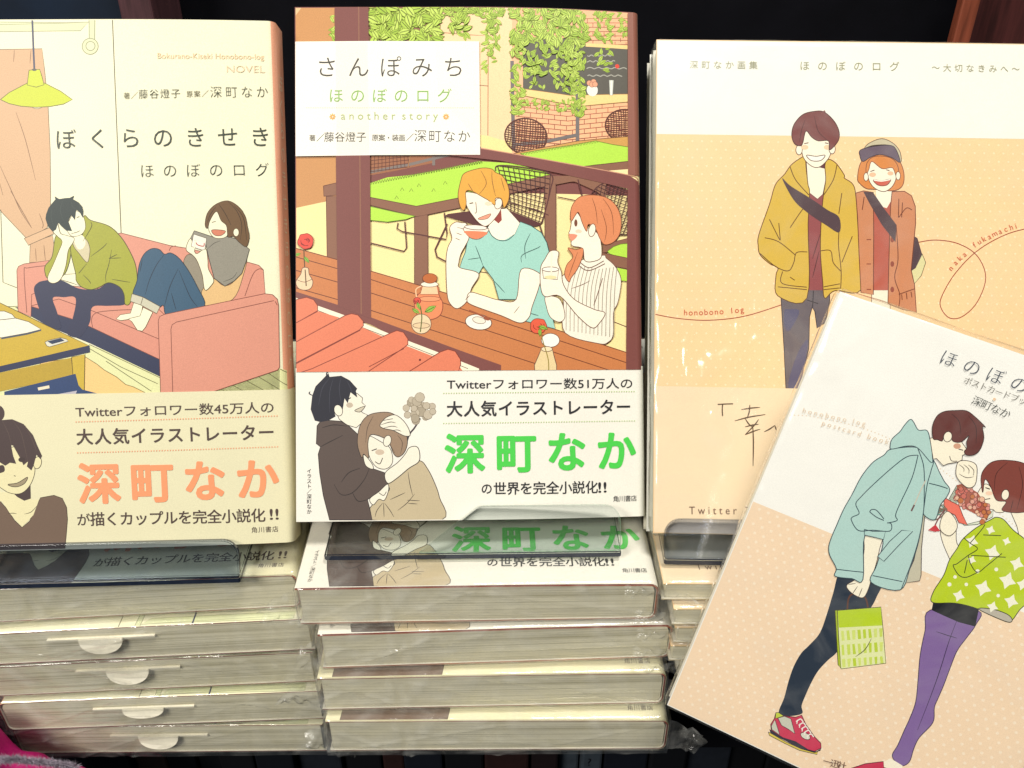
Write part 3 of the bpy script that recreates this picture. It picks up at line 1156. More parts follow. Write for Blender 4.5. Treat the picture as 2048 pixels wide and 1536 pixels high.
    A.line([(465, 66), (700, 20), (900, -30)], 16, (130, 118, 112), False)
    A.line([(812, -20), (812, 30)], 16, (130, 118, 112), False)
    for k in range(11):
        A.line([(470 + k * 20, -25), (466 + k * 21, 74 - k * 4)], 2.2, LNB, False)
    for k in range(4):
        A.line([(468, 4 + k * 20), (680, -20 + k * 19)], 2.2, LNB, False)
    A.line([(685, -25), (672, 40)], 4, (210, 150, 100), True)
    # near grass table
    A.fill([(465, 128), (560, 96), (700, 82), (850, 54), (1060, 8), (1250, 18), (1455, 72), (1440, 92), (1220, 132), (960, 204), (718, 254), (465, 205)], LIME, False)
    for k in range(44):
        x = 470 + k * 13.8
        y = 124 - (x - 470) * 0.195
        A.line([(x, y + 12), (x + 7, y - 5), (x + 13, y + 10)], 2.4, (132, 160, 44), False)
    for x, y in ((610, 205), (690, 165), (732, 138), (812, 165), (875, 125), (640, 160), (1270, 45), (1350, 60)):
        A.line([(x - 10, y + 10), (x, y - 8), (x + 10, y + 8)], 2.2, (140, 160, 50), False)
    A.fill([(465, 205), (718, 254), (960, 206), (1220, 132), (1450, 78), (1690, 120), (1560, 112), (1220, 186), (960, 262), (722, 312), (465, 248)], TBL, False, (2.5, LNB))
    A.fill([(1440, 86), (1610, 78), (1760, 104), (1760, 200), (1700, 160), (1580, 110), (1440, 140)], TBL, False)
    for P in ([(225, 198), (282, 198), (287, 545), (230, 528)], [(708, 312), (780, 300), (782, 690), (708, 690)], [(1420, 136), (1480, 126), (1482, 530), (1420, 530)]):
        A.fill(P, TBL, False, (2.5, LNB))
    A.fill([(210, 142), (290, 122), (290, 192), (212, 198)], TBL, False, (2.5, LNB))
    A.fill([(467, 255), (600, 285), (712, 308), (660, 326), (560, 340), (467, 330)], LIME, False, (2.5, (130, 160, 40)))
    DKB = (90, 46, 46)
    A.line([(618, 345), (612, 375), (640, 392), (880, 435), (885, 400), (870, 290)], 7, DKB, False)
    A.line([(655, 338), (665, 480), (650, 500), (470, 455)], 7, DKB, False)
    A.line([(886, 350), (820, 490), (830, 530), (880, 556)], 8, DKB, False)
    A.line([(1205, 230), (1380, 272), (1440, 300)], 5, DKB, False)
    A.line([(1490, 198), (1640, 225)], 5, DKB, False)
    A.line([(1602, 100), (1625, 190)], 7, DKB, False)
    A.line([(1060, 610), (1110, 618)], 5, DKB, False)
    A.fill([(870, 308), (890, 296), (980, 284), (1190, 262), (1400, 345), (1372, 362), (1180, 366), (1050, 360)], DKB, False)
    A.line([(1390, 350), (1455, 560)], 7, DKB, False)
    # woven chair backs
    for k in range(11):
        t = k / 10
        A.line([(1160 + 290 * t, 30 + 45 * t), (1200 + 240 * t, 180 + 20 * t), (1215 + 190 * t, 270 + 75 * t)], 3, DKB, True)
    for k in range(11):
        t = k / 10
        A.line([(1160 + 55 * t, 32 + 235 * t), (1310 + 20 * t, 52 + 262 * t), (1452 - 45 * t, 74 + 268 * t)], 3, DKB, True)
    A.line([(1150, 60), (1165, 32), (1300, 40), (1452, 74), (1450, 160), (1405, 330), (1378, 355)], 6, DKB, True)
    mesh_chair(A, (1830, 250), 170, 148, DKB, 0.3, 8, 3)
    A.fill([(1740, 455), (1960, 395), (1960, 470), (1740, 500)], TBL, False, (2, LNB))
    A.fill([(1765, 492), (1800, 465), (1840, 450), (1960, 436), (1960, 540), (1880, 536), (1780, 506)], LIME, False, (2.5, (130, 160, 40)))
    A.fill([(1735, 500), (1960, 540), (1960, 602), (1735, 560)], TBL, False, (2, LNB))
    A.fill([(1810, 580), (1960, 605), (1960, 660), (1830, 650)], LIME, False)
    A.line([(1795, 876), (1875, 906)], 5, DKB, False)
    # ---- counter
    A.fill([(30, 475), (285, 545), (470, 608), (880, 728), (1330, 878), (1960, 1075), (1960, 1160), (1180, 1160), (1180, 1120), (960, 1042), (470, 862), (290, 795), (30, 712)],
           (205, 128, 76), False)
    for a, b in ((-18, 60), (55, 150), (150, 235)):
        A.line([(30, 540 + a), (285, 612 + a), (470, 672 + a), (1330, 950 + a), (1960, 1150 + a)], 3, (140, 70, 45), False)
    A.line([(30, 475), (285, 545), (470, 608), (880, 728), (1330, 878), (1960, 1075)], 3, (140, 70, 45), False)
    A.fill([(30, 710), (290, 792), (470, 860), (960, 1042), (1180, 1120), (1180, 1165), (980, 1165), (470, 900), (290, 840), (30, 742)], BR, False)
    # roof tiles
    A.fill([(30, 742), (190, 800), (330, 850), (560, 945), (830, 1048), (1060, 1140), (1060, 1180), (30, 1180)], (250, 240, 212), False)
    A.line([(30, 765), (560, 968), (1000, 1140)], 2.5, (130, 110, 90), False)
    RT, RTL = (228, 128, 94), (170, 66, 46)
    A.fill([(30, 792), (190, 840), (330, 884), (430, 918), (560, 976), (680, 1022), (830, 1080), (955, 1130), (990, 1180), (30, 1180)], RT, False)
    for P in ([(30, 1180), (30, 1012), (330, 850), (365, 840), (400, 848), (428, 880), (430, 905), (410, 928), (30, 1125)],
              [(30, 1000), (30, 785), (70, 762), (120, 751), (158, 764), (180, 796), (180, 824), (150, 842), (30, 905)],
              [(30, 1180), (150, 1140), (580, 945), (612, 932), (648, 942), (672, 978), (672, 1008), (650, 1026), (420, 1180)],
              [(640, 1180), (850, 1048), (890, 1034), (930, 1045), (958, 1088), (960, 1115), (940, 1180)]):
        A.fill(P, RT, False, (3, RTL))
    A.fill([(30, 900), (150, 842), (180, 826), (300, 862), (30, 1005)], RT, False)
    for q in ([(30, 908), (180, 828)], [(30, 1130), (412, 930)], [(60, 1118), (60, 1180)], [(460, 1130), (650, 1030)]):
        A.line(q, 3, RTL, False)
    A.disc((738, 1092), 6, (110, 30, 30))
    # ---- columns and beam of the window
    A.frame(570, 0, s)
    A.fill([(272, 10), (456, 10), (466, 900), (472, 1740), (416, 1722), (290, 1672), (282, 1080)], BR, False)
    A.line([(404, 30), (410, 800), (418, 1715)], 4, (190, 130, 100), False)
    A.fill([(870, 848), (1064, 800), (1070, 812), (1500, 882), (1882, 938), (1960, 985), (1960, 1030), (1880, 1016), (1450, 934), (1180, 880)], BR, False)
    A.line([(1070, 812), (1500, 882), (1870, 938), (1935, 955), (1946, 990)], 5, (206, 150, 120), True)
    A.fill([(1880, 20), (1990, 20), (1990, 945), (1882, 938)], (150, 96, 80), False)
    A.fill([(1880, 1010), (1990, 1040), (2005, 2050), (1870, 2040)], BR, False)
    # ---- the pair at the counter
    A.frame(570, 320, s)
    TL, TLL = (164, 214, 198), (70, 110, 105)
    LN = (150, 100, 80)
    A.fill([(985, 505), (1000, 428), (1110, 368), (1150, 396), (1200, 436), (1255, 404), (1285, 338), (1345, 360), (1400, 396), (1430, 450), (1450, 530), (1410, 625),
            (1425, 760), (1462, 860), (1475, 922), (1310, 880), (1260, 762), (1168, 762), (1138, 655), (1082, 580), (1058, 622), (955, 590), (968, 545)], TL, False, (3, TLL))
    for q in ([(1315, 540), (1310, 470), (1340, 400)], [(1292, 560), (1296, 520), (1380, 480), (1395, 468)], [(1000, 545), (1070, 535)], [(1140, 660), (1200, 725)],
              [(1082, 580), (1060, 520), (1040, 470)], [(1335, 836), (1385, 850)]):
        A.line(q, 3, TLL, True, True)
    A.fill([(1108, 372), (1165, 270), (1212, 268), (1282, 345), (1254, 406), (1200, 438), (1160, 436), (1126, 410)], SKIN, False)
    A.line([(1108, 372), (1130, 415), (1170, 440), (1215, 438), (1252, 408)], 3, TLL, True)
    A.fill([(1155, 305), (1180, 272), (1184, 330), (1166, 348), (1138, 326)], (150, 62, 52), False)
    A.fill([(985, 180), (1075, 190), (1170, 190), (1182, 260), (1146, 322), (1102, 362), (1068, 352), (1030, 312), (992, 250)], SKIN, True, (2.5, LN))
    A.disc((1165, 240), 20, SKIN, 30, (2.5, LN), rot=0.3)
    A.fill([(958, 258), (946, 190), (962, 110), (975, 80), (1010, 62), (1080, 46), (1130, 52), (1150, 70), (1190, 92), (1220, 150), (1222, 215), (1196, 262), (1182, 214),
            (1150, 212), (1146, 248), (1110, 222), (1080, 205), (1020, 172), (988, 176), (990, 240), (978, 276)], (232, 170, 68), True, (2.5, (160, 100, 40)))
    for q in ([(1130, 60), (1132, 120), (1150, 200)], [(1070, 60), (1100, 130), (1060, 190)], [(1000, 130), (1030, 180)], [(1180, 100), (1200, 170)]):
        A.line(q, 2.5, (170, 110, 50), True, True)
    A.fill([(1055, 322), (1090, 306), (1124, 296), (1108, 320), (1072, 328)], (238, 160, 130), True, (2, LN))
    A.line([(1042, 232), (1046, 285), (1036, 292)], 2.5, LN, True)
    A.line([(1008, 240), (1028, 236)], 4, (120, 80, 60), True)
    A.disc((1112, 240), 20, (252, 222, 190), 11)
    for P in ([(900, 372), (930, 342), (965, 345), (992, 352), (1006, 420), (985, 470), (962, 512), (950, 560), (956, 590), (1058, 622), (1020, 700), (996, 770), (944, 812),
               (904, 788), (886, 730), (880, 560), (890, 480), (912, 430)],
              [(1290, 598), (1394, 622), (1388, 690), (1350, 800), (1332, 860), (1282, 890), (1180, 850), (1020, 792), (994, 762), (1012, 724), (1080, 740), (1170, 766), (1262, 762)]):
        A.fill(P, SKIN, True, (2.8, LN))
    for q in ([(940, 370), (975, 380), (980, 400)], [(935, 400), (968, 412)], [(930, 428), (958, 440)], [(1010, 740), (985, 765)], [(1250, 838), (1280, 800)]):
        A.line(q, 2.5, LN, True, True)
    A.fill([(982, 370), (1105, 375), (1100, 402), (1062, 432), (1020, 430), (988, 402)], (246, 236, 216), True, (2.5, LN))
    A.fill([(984, 390), (1102, 396), (1082, 420), (1050, 432), (1018, 428), (992, 408)], (236, 136, 94), True)
    A.disc((1042, 370), 62, (248, 240, 222), 13, (2.5, LN), rot=0.06)
    # girl with a rib top
    A.fill([(1608, 548), (1740, 514), (1760, 530), (1808, 572), (1842, 640), (1836, 720), (1822, 780), (1800, 830), (1798, 950), (1770, 992), (1716, 1000), (1530, 942), (1522, 780),
            (1506, 650), (1560, 600)], (247, 240, 220), True, (2.8, LN))
    for k in range(13):
        x = 1540 + k * 22
        A.line([(x + 40 - k * 2, 590 - abs(k - 7) * 3), (x + 2, 720), (x - 4, 930 + k * 3)], 2.4, (196, 180, 156), True)
    A.line([(1610, 552), (1665, 584), (1745, 545)], 3, LN, True)
    A.line([(1600, 568), (1660, 600), (1752, 560)], 3, LN, True)
    A.line([(1690, 790), (1720, 700), (1738, 640)], 3, LN, True)
    A.line([(1565, 700), (1620, 680), (1670, 655)], 2.5, LN, True, True)
    A.fill([(1574, 292), (1596, 280), (1650, 360), (1700, 385), (1726, 425), (1732, 520), (1690, 548), (1640, 545), (1628, 480), (1572, 466), (1566, 440), (1596, 408),
            (1552, 400), (1560, 372)], SKIN, True, (2.5, LN))
    A.fill([(1552, 402), (1598, 406), (1580, 432), (1564, 436)], (236, 150, 120), True)
    A.disc((1590, 340), 9, (120, 70, 50), 20)
    A.disc((1605, 385), 18, (252, 216, 186), 10)
    A.fill([(1560, 296), (1570, 245), (1610, 198), (1680, 184), (1760, 196), (1815, 240), (1842, 310), (1836, 390), (1800, 440), (1750, 455), (1722, 420), (1700, 372),
            (1660, 345), (1650, 385), (1626, 340), (1605, 282), (1586, 300), (1566, 330)], (225, 141, 94), True, (2.5, (160, 84, 50)))
    A.disc((1680, 378), 19, SKIN, 36, (2.5, LN), rot=0.2)
    A.fill([(1546, 478), (1590, 486), (1628, 478), (1628, 520), (1600, 590), (1565, 640), (1552, 664), (1528, 625), (1540, 570), (1574, 525)], (225, 141, 94), True, (2.5, (160, 84, 50)))
    for q in ([(1740, 200), (1790, 280), (1800, 400)], [(1680, 200), (1700, 260), (1710, 340)], [(1730, 260), (1760, 360), (1750, 440)], [(1600, 500), (1570, 580), (1548, 640)]):
        A.line(q, 2.5, (170, 92, 56), True, True)
    A.fill([(1424, 745), (1500, 758), (1530, 850), (1500, 884), (1450, 858), (1428, 800)], SKIN, True, (2.5, LN))
    A.fill([(1396, 590), (1420, 540), (1450, 496), (1494, 500), (1490, 556), (1510, 610), (1522, 680), (1580, 758), (1690, 812), (1752, 832), (1720, 888), (1680, 914),
            (1600, 850), (1502, 742), (1420, 745), (1396, 690)], SKIN, True, (2.8, LN))
    A.fill([(1404, 594), (1496, 594), (1488, 652), (1412, 646)], (246, 240, 218), False, (2.5, LN))
    A.disc((1450, 596), 46, (250, 246, 230), 13, (2.5, LN))
    A.line([(1456, 500), (1454, 640)], 8, (252, 240, 214), False)
    A.disc((1450, 640), 34, (236, 226, 170), 10)
    # ---- table things
    A.fill([(750, 690), (832, 690), (842, 740), (862, 785), (850, 845), (800, 872), (735, 862), (708, 800), (722, 745), (744, 720)], (238, 142, 94), True, (3, (190, 90, 60)))
    A.fill([(752, 690), (830, 690), (838, 735), (740, 735)], (244, 206, 160), False, (2, (190, 90, 60)))
    A.disc((790, 760), 60, (242, 158, 110), 14, (2, (190, 90, 60)))
    A.line([(745, 690), (716, 710), (722, 760)], 7, (244, 196, 150), True)
    A.disc((790, 680), 48, (250, 240, 218), 15, (2, LN))
    A.disc((792, 648), 40, (192, 104, 48), 27, (2, (130, 60, 30)))
    rose(A, 722, 770, 20, (226, 84, 64), (160, 40, 36))
    A.disc((745, 896), 54, (236, 212, 170), 54, (2.5, LN))
    A.disc((745, 905), 46, (232, 204, 160), 15, (2, LN))
    A.line([(740, 940), (748, 860), (740, 800)], 4, (120, 130, 50), True)
    leaf(A, 795, 815, 32, -0.5, (150, 190, 70), (90, 120, 40))
    leaf(A, 716, 826, 22, 0.6, (150, 190, 70), (90, 120, 40))
    leaf(A, 730, 798, 20, 1.2, (150, 190, 70), (90, 120, 40))
    A.disc((1057, 886), 72, (250, 246, 230), 42, (3, LN), rot=0.12)
    A.disc((1060, 876), 36, (240, 232, 212), 18, (2, LN), rot=0.2)
    A.line([(1005, 822), (1060, 845), (1110, 870)], 9, (160, 82, 50), False)
    A.disc((1102, 866), 18, (160, 82, 50), 10, rot=0.4)
    A.disc((1450, 984), 50, (250, 248, 236), 38, (2.5, LN))
    A.fill([(1366, 1180), (1362, 1120), (1384, 1070), (1400, 1030), (1460, 1030), (1470, 1070), (1484, 1120), (1482, 1180)], (236, 212, 160), False, (3, LN))
    A.disc((1430, 1032), 31, (244, 226, 184), 14, (2.5, LN))
    A.line([(1392, 930), (1412, 1000), (1438, 1090), (1440, 1170)], 5, (150, 130, 50), True)
    rose(A, 1384, 906, 46, (230, 96, 66), (170, 40, 30))
    leaf(A, 1410, 915, 24, 0.3, (150, 190, 70), (90, 120, 40))
    leaf(A, 1392, 940, 20, 1.6, (150, 190, 70), (90, 120, 40))
    A.line([(105, 480), (108, 560), (118, 690)], 4, (120, 90, 50), True)
    rose(A, 115, 445, 44, (226, 78, 62), (160, 34, 34))
    leaf(A, 70, 518, 18, -0.3, (140, 190, 70), (80, 120, 40))
    leaf(A, 120, 546, 20, 0.9, (140, 190, 70), (80, 120, 40))
    A.fill([(98, 592), (128, 592), (134, 625), (154, 665), (142, 702), (108, 712), (74, 700), (62, 665), (88, 625)], (238, 208, 168), True, (2.5, LN))
    A.line([(66, 655), (108, 668), (150, 652)], 2.2, LN, True)
    A.line([(112, 600), (118, 690)], 4, (120, 90, 50), True)
    # ---- title panel
    A.frame(570, 0, s)
    A.fill([(0, 232), (500, 228), (1060, 230), (1066, 848), (500, 850), (0, 857)], (250, 246, 233), False)
    A.fill([(278, 236), (452, 236), (462, 846), (284, 848)], (245, 240, 224), False)
    A.fill([(820, 236), (1054, 236), (1060, 760), (840, 540)], (252, 246, 230), False)
    T.frame(570, 0, s)
    D = (74, 70, 62)
    T.part('title_lettering')
    T.spread('さんぽみち', (230, 372), (922, 372), 122, D, -0.008)
    T.part('subtitle_lettering')
    T.spread('ほのぼのログ', (280, 527), (872, 527), 84, (146, 192, 104), -0.002)
    T.part('dotted_rule')
    T.dots((120, 592), (1028, 592), 96, 2.2, (214, 208, 180))
    T.part('another_story_lettering')
    for x in (262, 880):
        for k in range(8):
            a = k * math.pi / 4
            T.disc((x + 11 * math.cos(a), 641 + 11 * math.sin(a)), 7, (248, 180, 90), 3.4, n=10, rot=a)
    T.fit('a n o t h e r  s t o r y', (308, 656), (836, 656), 60, (178, 194, 128), -0.002)
    T.part('author_lettering')
    T.spread('著', (152, 757), (153, 757), 36, (110, 105, 90))
    T.spread('／', (195, 756), (196, 756), 44, (110, 105, 90))
    T.spread('藤谷燈子', (243, 752), (418, 752), 58, (80, 76, 66), -0.006)
    T.spread('原案・装画', (494, 756), (640, 756), 38, (110, 105, 90))
    T.spread('／', (683, 754), (684, 754), 44, (110, 105, 90))
    T.spread('深町なか', (740, 746), (978, 748), 72, (74, 70, 60), -0.01)
    return A, T


def art_cafe_band(H, hb):
    A = Art(H, (0.0003, 0.1262, 0.0004, hb - 0.0003))
    T = Art(H, (0.0003, 0.1262, 0.0004, hb - 0.0003))
    s = 770 / 2048
    A.frame(570, 720, s)
    SK, NV, JK, LN = (240, 234, 214), (32, 33, 46), (88, 74, 68), (60, 52, 50)
    # big flower
    A.line([(720, 310), (690, 360), (660, 400), (640, 470)], 9, (70, 62, 66), True)
    rnd = random.Random(5)
    for k in range(26):
        a, q = rnd.uniform(0, 6.28), rnd.uniform(0, 78)
        A.disc((715 + q * math.cos(a), 260 + q * .85 * math.sin(a)), rnd.uniform(16, 27), rnd.choice(((182, 170, 148), (192, 180, 158), (170, 158, 136))),
               ol=(1.3, (168, 150, 122)), n=9)
    # girl
    A.fill([(545, 655), (600, 620), (660, 570), (720, 536), (760, 580), (795, 650), (822, 730), (834, 850), (465, 850), (452, 790), (500, 740), (556, 690)], (196, 180, 146), True, (2.6, LN))
    for q in ([(655, 595), (665, 660), (680, 720)], [(600, 800), (650, 760), (690, 712)], [(560, 742), (640, 705)], [(650, 745), (718, 748)], [(655, 762), (705, 765)],
              [(520, 760), (490, 800), (480, 835)], [(530, 760), (560, 800), (580, 835)], [(525, 758), (528, 835)]):
        A.line(q, 2.4, LN, True, True)
    # man
    A.fill([(330, 160), (385, 178), (414, 202), (410, 226), (430, 244), (402, 262), (412, 280), (440, 292), (420, 325), (380, 360), (330, 345), (290, 315), (270, 270)], SK, False, (2.4, LN))
    A.disc((345, 240), 18, (196, 180, 158), 14)
    A.line([(332, 212), (352, 200)], 3.5, LN, True)
    A.fill([(372, 268), (425, 246), (402, 276)], (206, 196, 172), True, (2.2, LN))
    A.fill([(196, 318), (300, 326), (340, 350), (388, 395), (396, 440), (440, 530), (470, 578), (534, 600), (548, 660), (500, 700), (440, 742), (452, 790), (466, 850), (238, 850),
            (205, 720), (186, 600), (178, 500), (190, 462), (168, 445), (172, 350)], JK, False, (2.6, (40, 34, 34)))
    for q in ([(190, 462), (230, 440), (310, 400)], [(200, 360), (260, 345), (330, 352)], [(262, 660), (300, 715), (360, 705), (420, 640), (450, 575)],
              [(360, 705), (390, 750), (440, 742)], [(300, 650), (340, 600), (400, 575)]):
        A.line(q, 2.8, (44, 36, 36), True, True)
    A.fill([(160, 322), (138, 262), (146, 190), (164, 140), (196, 108), (232, 70), (238, 90), (300, 84), (345, 108), (385, 152), (378, 165), (386, 200), (350, 172), (335, 230),
            (318, 205), (305, 282), (288, 250), (262, 270), (270, 300), (232, 322), (190, 330)], NV, False)
    A.disc((285, 268), 22, SK, 30, (2.2, LN), rot=-.3)
    for q in ([(240, 95), (200, 150), (180, 240)], [(300, 92), (290, 150), (300, 230)], [(330, 110), (350, 150), (355, 175)], [(260, 95), (240, 170), (238, 280)]):
        A.line(q, 2.4, (74, 76, 92), True, True)
    for q in ([(150, 190), (130, 178), (136, 168)], [(225, 95), (222, 72), (232, 66)]):
        A.line(q, 6, NV, True, True)
    # girl's head
    A.fill([(440, 405), (520, 440), (560, 470), (574, 530), (560, 565), (525, 580), (480, 562), (446, 500)], SK, True, (2.2, LN))
    A.disc((505, 490), 24, (208, 188, 164), 15)
    A.line([(462, 482), (490, 472)], 3.5, LN, True)
    A.line([(480, 540), (505, 552), (520, 520)], 3, LN, True)
    A.fill([(400, 500), (386, 440), (396, 360), (430, 305), (480, 282), (560, 280), (612, 318), (642, 380), (652, 440), (636, 490), (605, 515), (580, 500), (560, 452), (535, 420),
            (490, 400), (455, 400), (442, 445), (446, 520), (420, 500), (412, 520)], (154, 128, 104), True, (2.4, LN))
    for q in ([(470, 300), (440, 360), (430, 440)], [(540, 400), (560, 450), (585, 495)], [(600, 400), (625, 440), (615, 500)]):
        A.line(q, 2.2, (100, 80, 66), True, True)
    A.disc((545, 430), 20, SK, 30, (2.2, LN), rot=.3)
    # arms and hands
    A.fill([(534, 600), (600, 545), (640, 500), (662, 466), (700, 460), (716, 490), (712, 540), (660, 575), (600, 625), (548, 655)], SK, True, (2.6, LN))
    A.fill([(506, 350), (520, 324), (546, 302), (586, 292), (626, 318), (656, 360), (666, 400), (640, 404), (612, 392), (575, 374), (528, 364)], SK, True, (2.4, LN))
    for q in ([(510, 345), (560, 330), (590, 335)], [(525, 362), (570, 352), (600, 358)], [(575, 374), (600, 372), (620, 380)]):
        A.line(q, 2.6, LN, True, True)
    A.line([(520, 322), (575, 312)], 2.2, LN, True)
    A.fill([(418, 505), (440, 520), (468, 560), (466, 580), (430, 560)], SK, True, (2.2, LN))
    A.fill([(452, 738), (500, 700), (545, 660), (552, 690), (530, 745), (500, 740), (470, 770)], SK, True, (2.4, LN))
    A.line([(500, 705), (525, 720), (540, 700)], 2.4, LN, True)
    # lettering
    D = (40, 40, 44)
    T.frame(570, 720, s)
    T.part('headline_lettering')
    T.fit('Twitterフォロワー数51万人の', (862, 152), (1856, 146), 62, D, 0.006)
    T.dots((845, 177), (1866, 167), 76, 3.6, (180, 205, 140))
    T.part('second_line_lettering')
    T.spread('大人気イラストレーター', (902, 262), (1808, 250), 88, D, 0.018)
    T.dots((845, 337), (1868, 325), 76, 3.6, (180, 205, 140))
    T.part('large_name_lettering')
    T.spread('深町なか', (958, 500), (1768, 488), 222, (76, 208, 78), 0.03)
    T.part('last_line_lettering')
    T.spread('の', (1073, 684), (1074, 684), 64, D, 0.01)
    T.spread('世界を完全小説化', (1143, 684), (1634, 680), 72, D, 0.012)
    T.fit('!!', (1672, 708), (1714, 707), 78, D, 0.014)
    T.part('publisher_lettering')
    T.spread('角川書店', (1767, 744), (1865, 742), 35, D)
    T.part('credit_lettering')
    T.spread('イラスト／深町なか', (130, 590), (130, 806), 27, D, vert=True)
    return A, T


def art_album(H):
    W, HH = 0.145, 0.182
    A = Art(H, (0.0003, W - .0003, 0.0003, HH - .0003))
    T = Art(H, (0.0003, W - .0003, 0.0003, HH - .0003))
    s = 0.375
    # upper white field and a fine dot pattern on the orange
    v1 = A.m((1313, 268))[1]
    A.poly_uv([(0.0003, v1), (W - .0003, v1), (W - .0003, HH - .0003), (0.0003, HH - .0003)], (247, 246, 235))
    A.boxes.append((0, W, 0.05, v1, 1))
    r = 0.00042
    for j in range(40):
        v = v1 - 0.0025 - j * 0.0031
        for i in range(42):
            u = 0.003 + i * 0.0035 + (0.00175 if j % 2 else 0)
            if v > 0.050 and u < W - .002:
                A.poly_uv([(u + r * math.cos(k * 1.047), v + r * math.sin(k * 1.047)) for k in range(6)], (255, 230, 188), 1)
    LN = (120, 60, 40)
    YE, YL = (217, 182, 76), (122, 74, 30)
    A.frame(1280, 0, s)
    # loop line
    RD = (206, 96, 66)
    A.frame(1280, 360, s)
    A.line([(60, 712), (200, 738), (370, 748), (560, 726), (760, 664)], 3.4, RD)
    A.line([(1485, 332), (1580, 320), (1700, 340), (1800, 405), (1845, 520), (1800, 650), (1720, 728), (1650, 735), (1605, 680), (1610, 620), (1680, 500), (1790, 385),
            (1920, 305), (2047, 262), (2230, 235)], 3.4, RD, True)
    # ---- man
    A.fill([(748, 560), (1010, 560), (1012, 640), (990, 760), (944, 790), (932, 700), (918, 680), (904, 730), (900, 900), (880, 980), (836, 1110), (778, 1110), (768, 900)], (108, 98, 104), False, (3, (60, 50, 60)))
    A.fill([(770, 700), (790, 690), (850, 700), (800, 800), (772, 790)], (92, 88, 118), True)
    A.fill([(880, 860), (895, 880), (850, 1100), (790, 1100), (830, 950)], (92, 88, 118), True)
    A.line([(925, 590), (920, 680)], 3, (60, 50, 60), False)
    A.line([(890, 640), (950, 660)], 3, (60, 50, 60), False)
    A.fill([(895, 60), (980, 60), (968, 230), (976, 588), (888, 588)], (152, 82, 84), False)
    A.line([(960, 290), (920, 420)], 3, (100, 44, 50), True, True)
    A.line([(955, 380), (920, 520)], 3, (100, 44, 50), True, True)
    A.frame(1280, 0, s)
    A.fill([(886, 850), (988, 860), (990, 960), (975, 1036), (946, 1062), (898, 1024)], SKIN, False, (2, LN))
    A.fill([(930, 885), (985, 862), (986, 900), (950, 892)], (96, 46, 56), False)
    A.fill([(858, 842), (880, 838), (886, 900), (896, 985), (904, 1030), (896, 1200), (890, 1590), (735, 1578), (725, 1470), (735, 1430), (690, 1405), (640, 1358), (630, 1310), (634, 1250),
            (690, 1090), (722, 985), (770, 930), (806, 880)], YE, True, (3, YL))
    A.fill([(1004, 850), (1046, 872), (1090, 935), (1090, 950), (1136, 985), (1152, 1060), (1166, 1290), (1178, 1545), (1040, 1550), (985, 1590), (974, 1500), (962, 1340), (966, 1180),
            (978, 1040), (990, 960), (986, 880)], YE, True, (3, YL))
    for q in ([(800, 890), (830, 960), (900, 1040)], [(1050, 880), (1030, 960), (980, 1040)], [(690, 1170), (740, 1270), (748, 1280)], [(665, 1268), (740, 1290), (830, 1362)],
              [(640, 1352), (720, 1420), (790, 1445), (820, 1400), (834, 1348), (892, 1344)], [(760, 1448), (758, 1512), (890, 1532)], [(736, 1530), (890, 1545)],
              [(964, 1338), (1016, 1338), (1030, 1400), (1070, 1446)], [(980, 1530), (1066, 1514)], [(980, 1545), (1066, 1536)], [(1066, 1180), (1058, 1300), (1072, 1440), (1070, 1540)],
              [(1076, 1400), (1132, 1260)], [(800, 1215), (850, 1140), (880, 1100)], [(1060, 1140), (1076, 1030)], [(740, 1190), (748, 1280)], [(800, 1478), (825, 1495)]):
        A.line(q, 3, YL, True)
    A.fill([(758, 950), (800, 990), (880, 1040), (930, 1072), (1000, 1120), (1062, 1160), (1062, 1240), (990, 1200), (900, 1140), (830, 1080), (785, 1010)], (86, 66, 72), True)
    A.fill([(862, 770), (885, 700), (1010, 700), (1018, 790), (1008, 840), (962, 888), (918, 888), (872, 842)], SKIN, True, (2.5, LN))
    A.disc((848, 800), 17, SKIN, 26, (2.4, LN))
    A.disc((1024, 795), 17, SKIN, 26, (2.4, LN))
    A.disc((878, 786), 20, (236, 208, 170), 13)
    A.disc((1000, 786), 20, (236, 208, 170), 13)
    A.fill([(830, 772), (812, 742), (810, 700), (826, 655), (870, 610), (930, 594), (980, 597), (1030, 640), (1058, 690), (1062, 735), (1044, 770), (1010, 800), (1004, 752), (950, 752),
            (915, 732), (884, 700), (864, 772)], (126, 72, 70), True, (2.5, (80, 40, 40)))
    A.fill([(970, 597), (985, 588), (990, 600)], (126, 72, 70), False)
    for q in ([(930, 620), (950, 700), (1000, 750)], [(880, 640), (860, 700), (850, 760)]):
        A.line(q, 2.2, (90, 46, 46), True, True)
    A.fill([(888, 828), (938, 834), (986, 828), (968, 854), (938, 860), (908, 854)], (250, 248, 236), True, (2.8, LN))
    A.line([(875, 766), (898, 762)], 3, LN, True)
    A.line([(985, 762), (1004, 766)], 3, LN, True)
    # ---- girl
    CD = (208, 140, 100)
    CL = (140, 66, 44)
    A.frame(1280, 360, s)
    A.fill([(1236, 575), (1332, 575), (1336, 760), (1232, 760)], (246, 240, 218), False, (2.5, LN))
    A.fill([(1440, 330), (1505, 395), (1524, 440), (1500, 510), (1465, 552), (1440, 500)], (226, 220, 164), False, (2.5, (110, 110, 60)))
    A.fill([(1455, 295), (1480, 310), (1505, 398), (1470, 470), (1440, 490)], (86, 66, 72), False)
    A.fill([(1238, 140), (1342, 110), (1334, 300), (1330, 588), (1240, 588)], (188, 96, 78), False, (2.5, CL))
    A.fill([(1256, 40), (1342, 40), (1342, 105), (1316, 150), (1262, 135)], SKIN, False)
    A.fill([(1270, 30), (1338, 30), (1338, 56), (1300, 62)], (76, 46, 66), False)
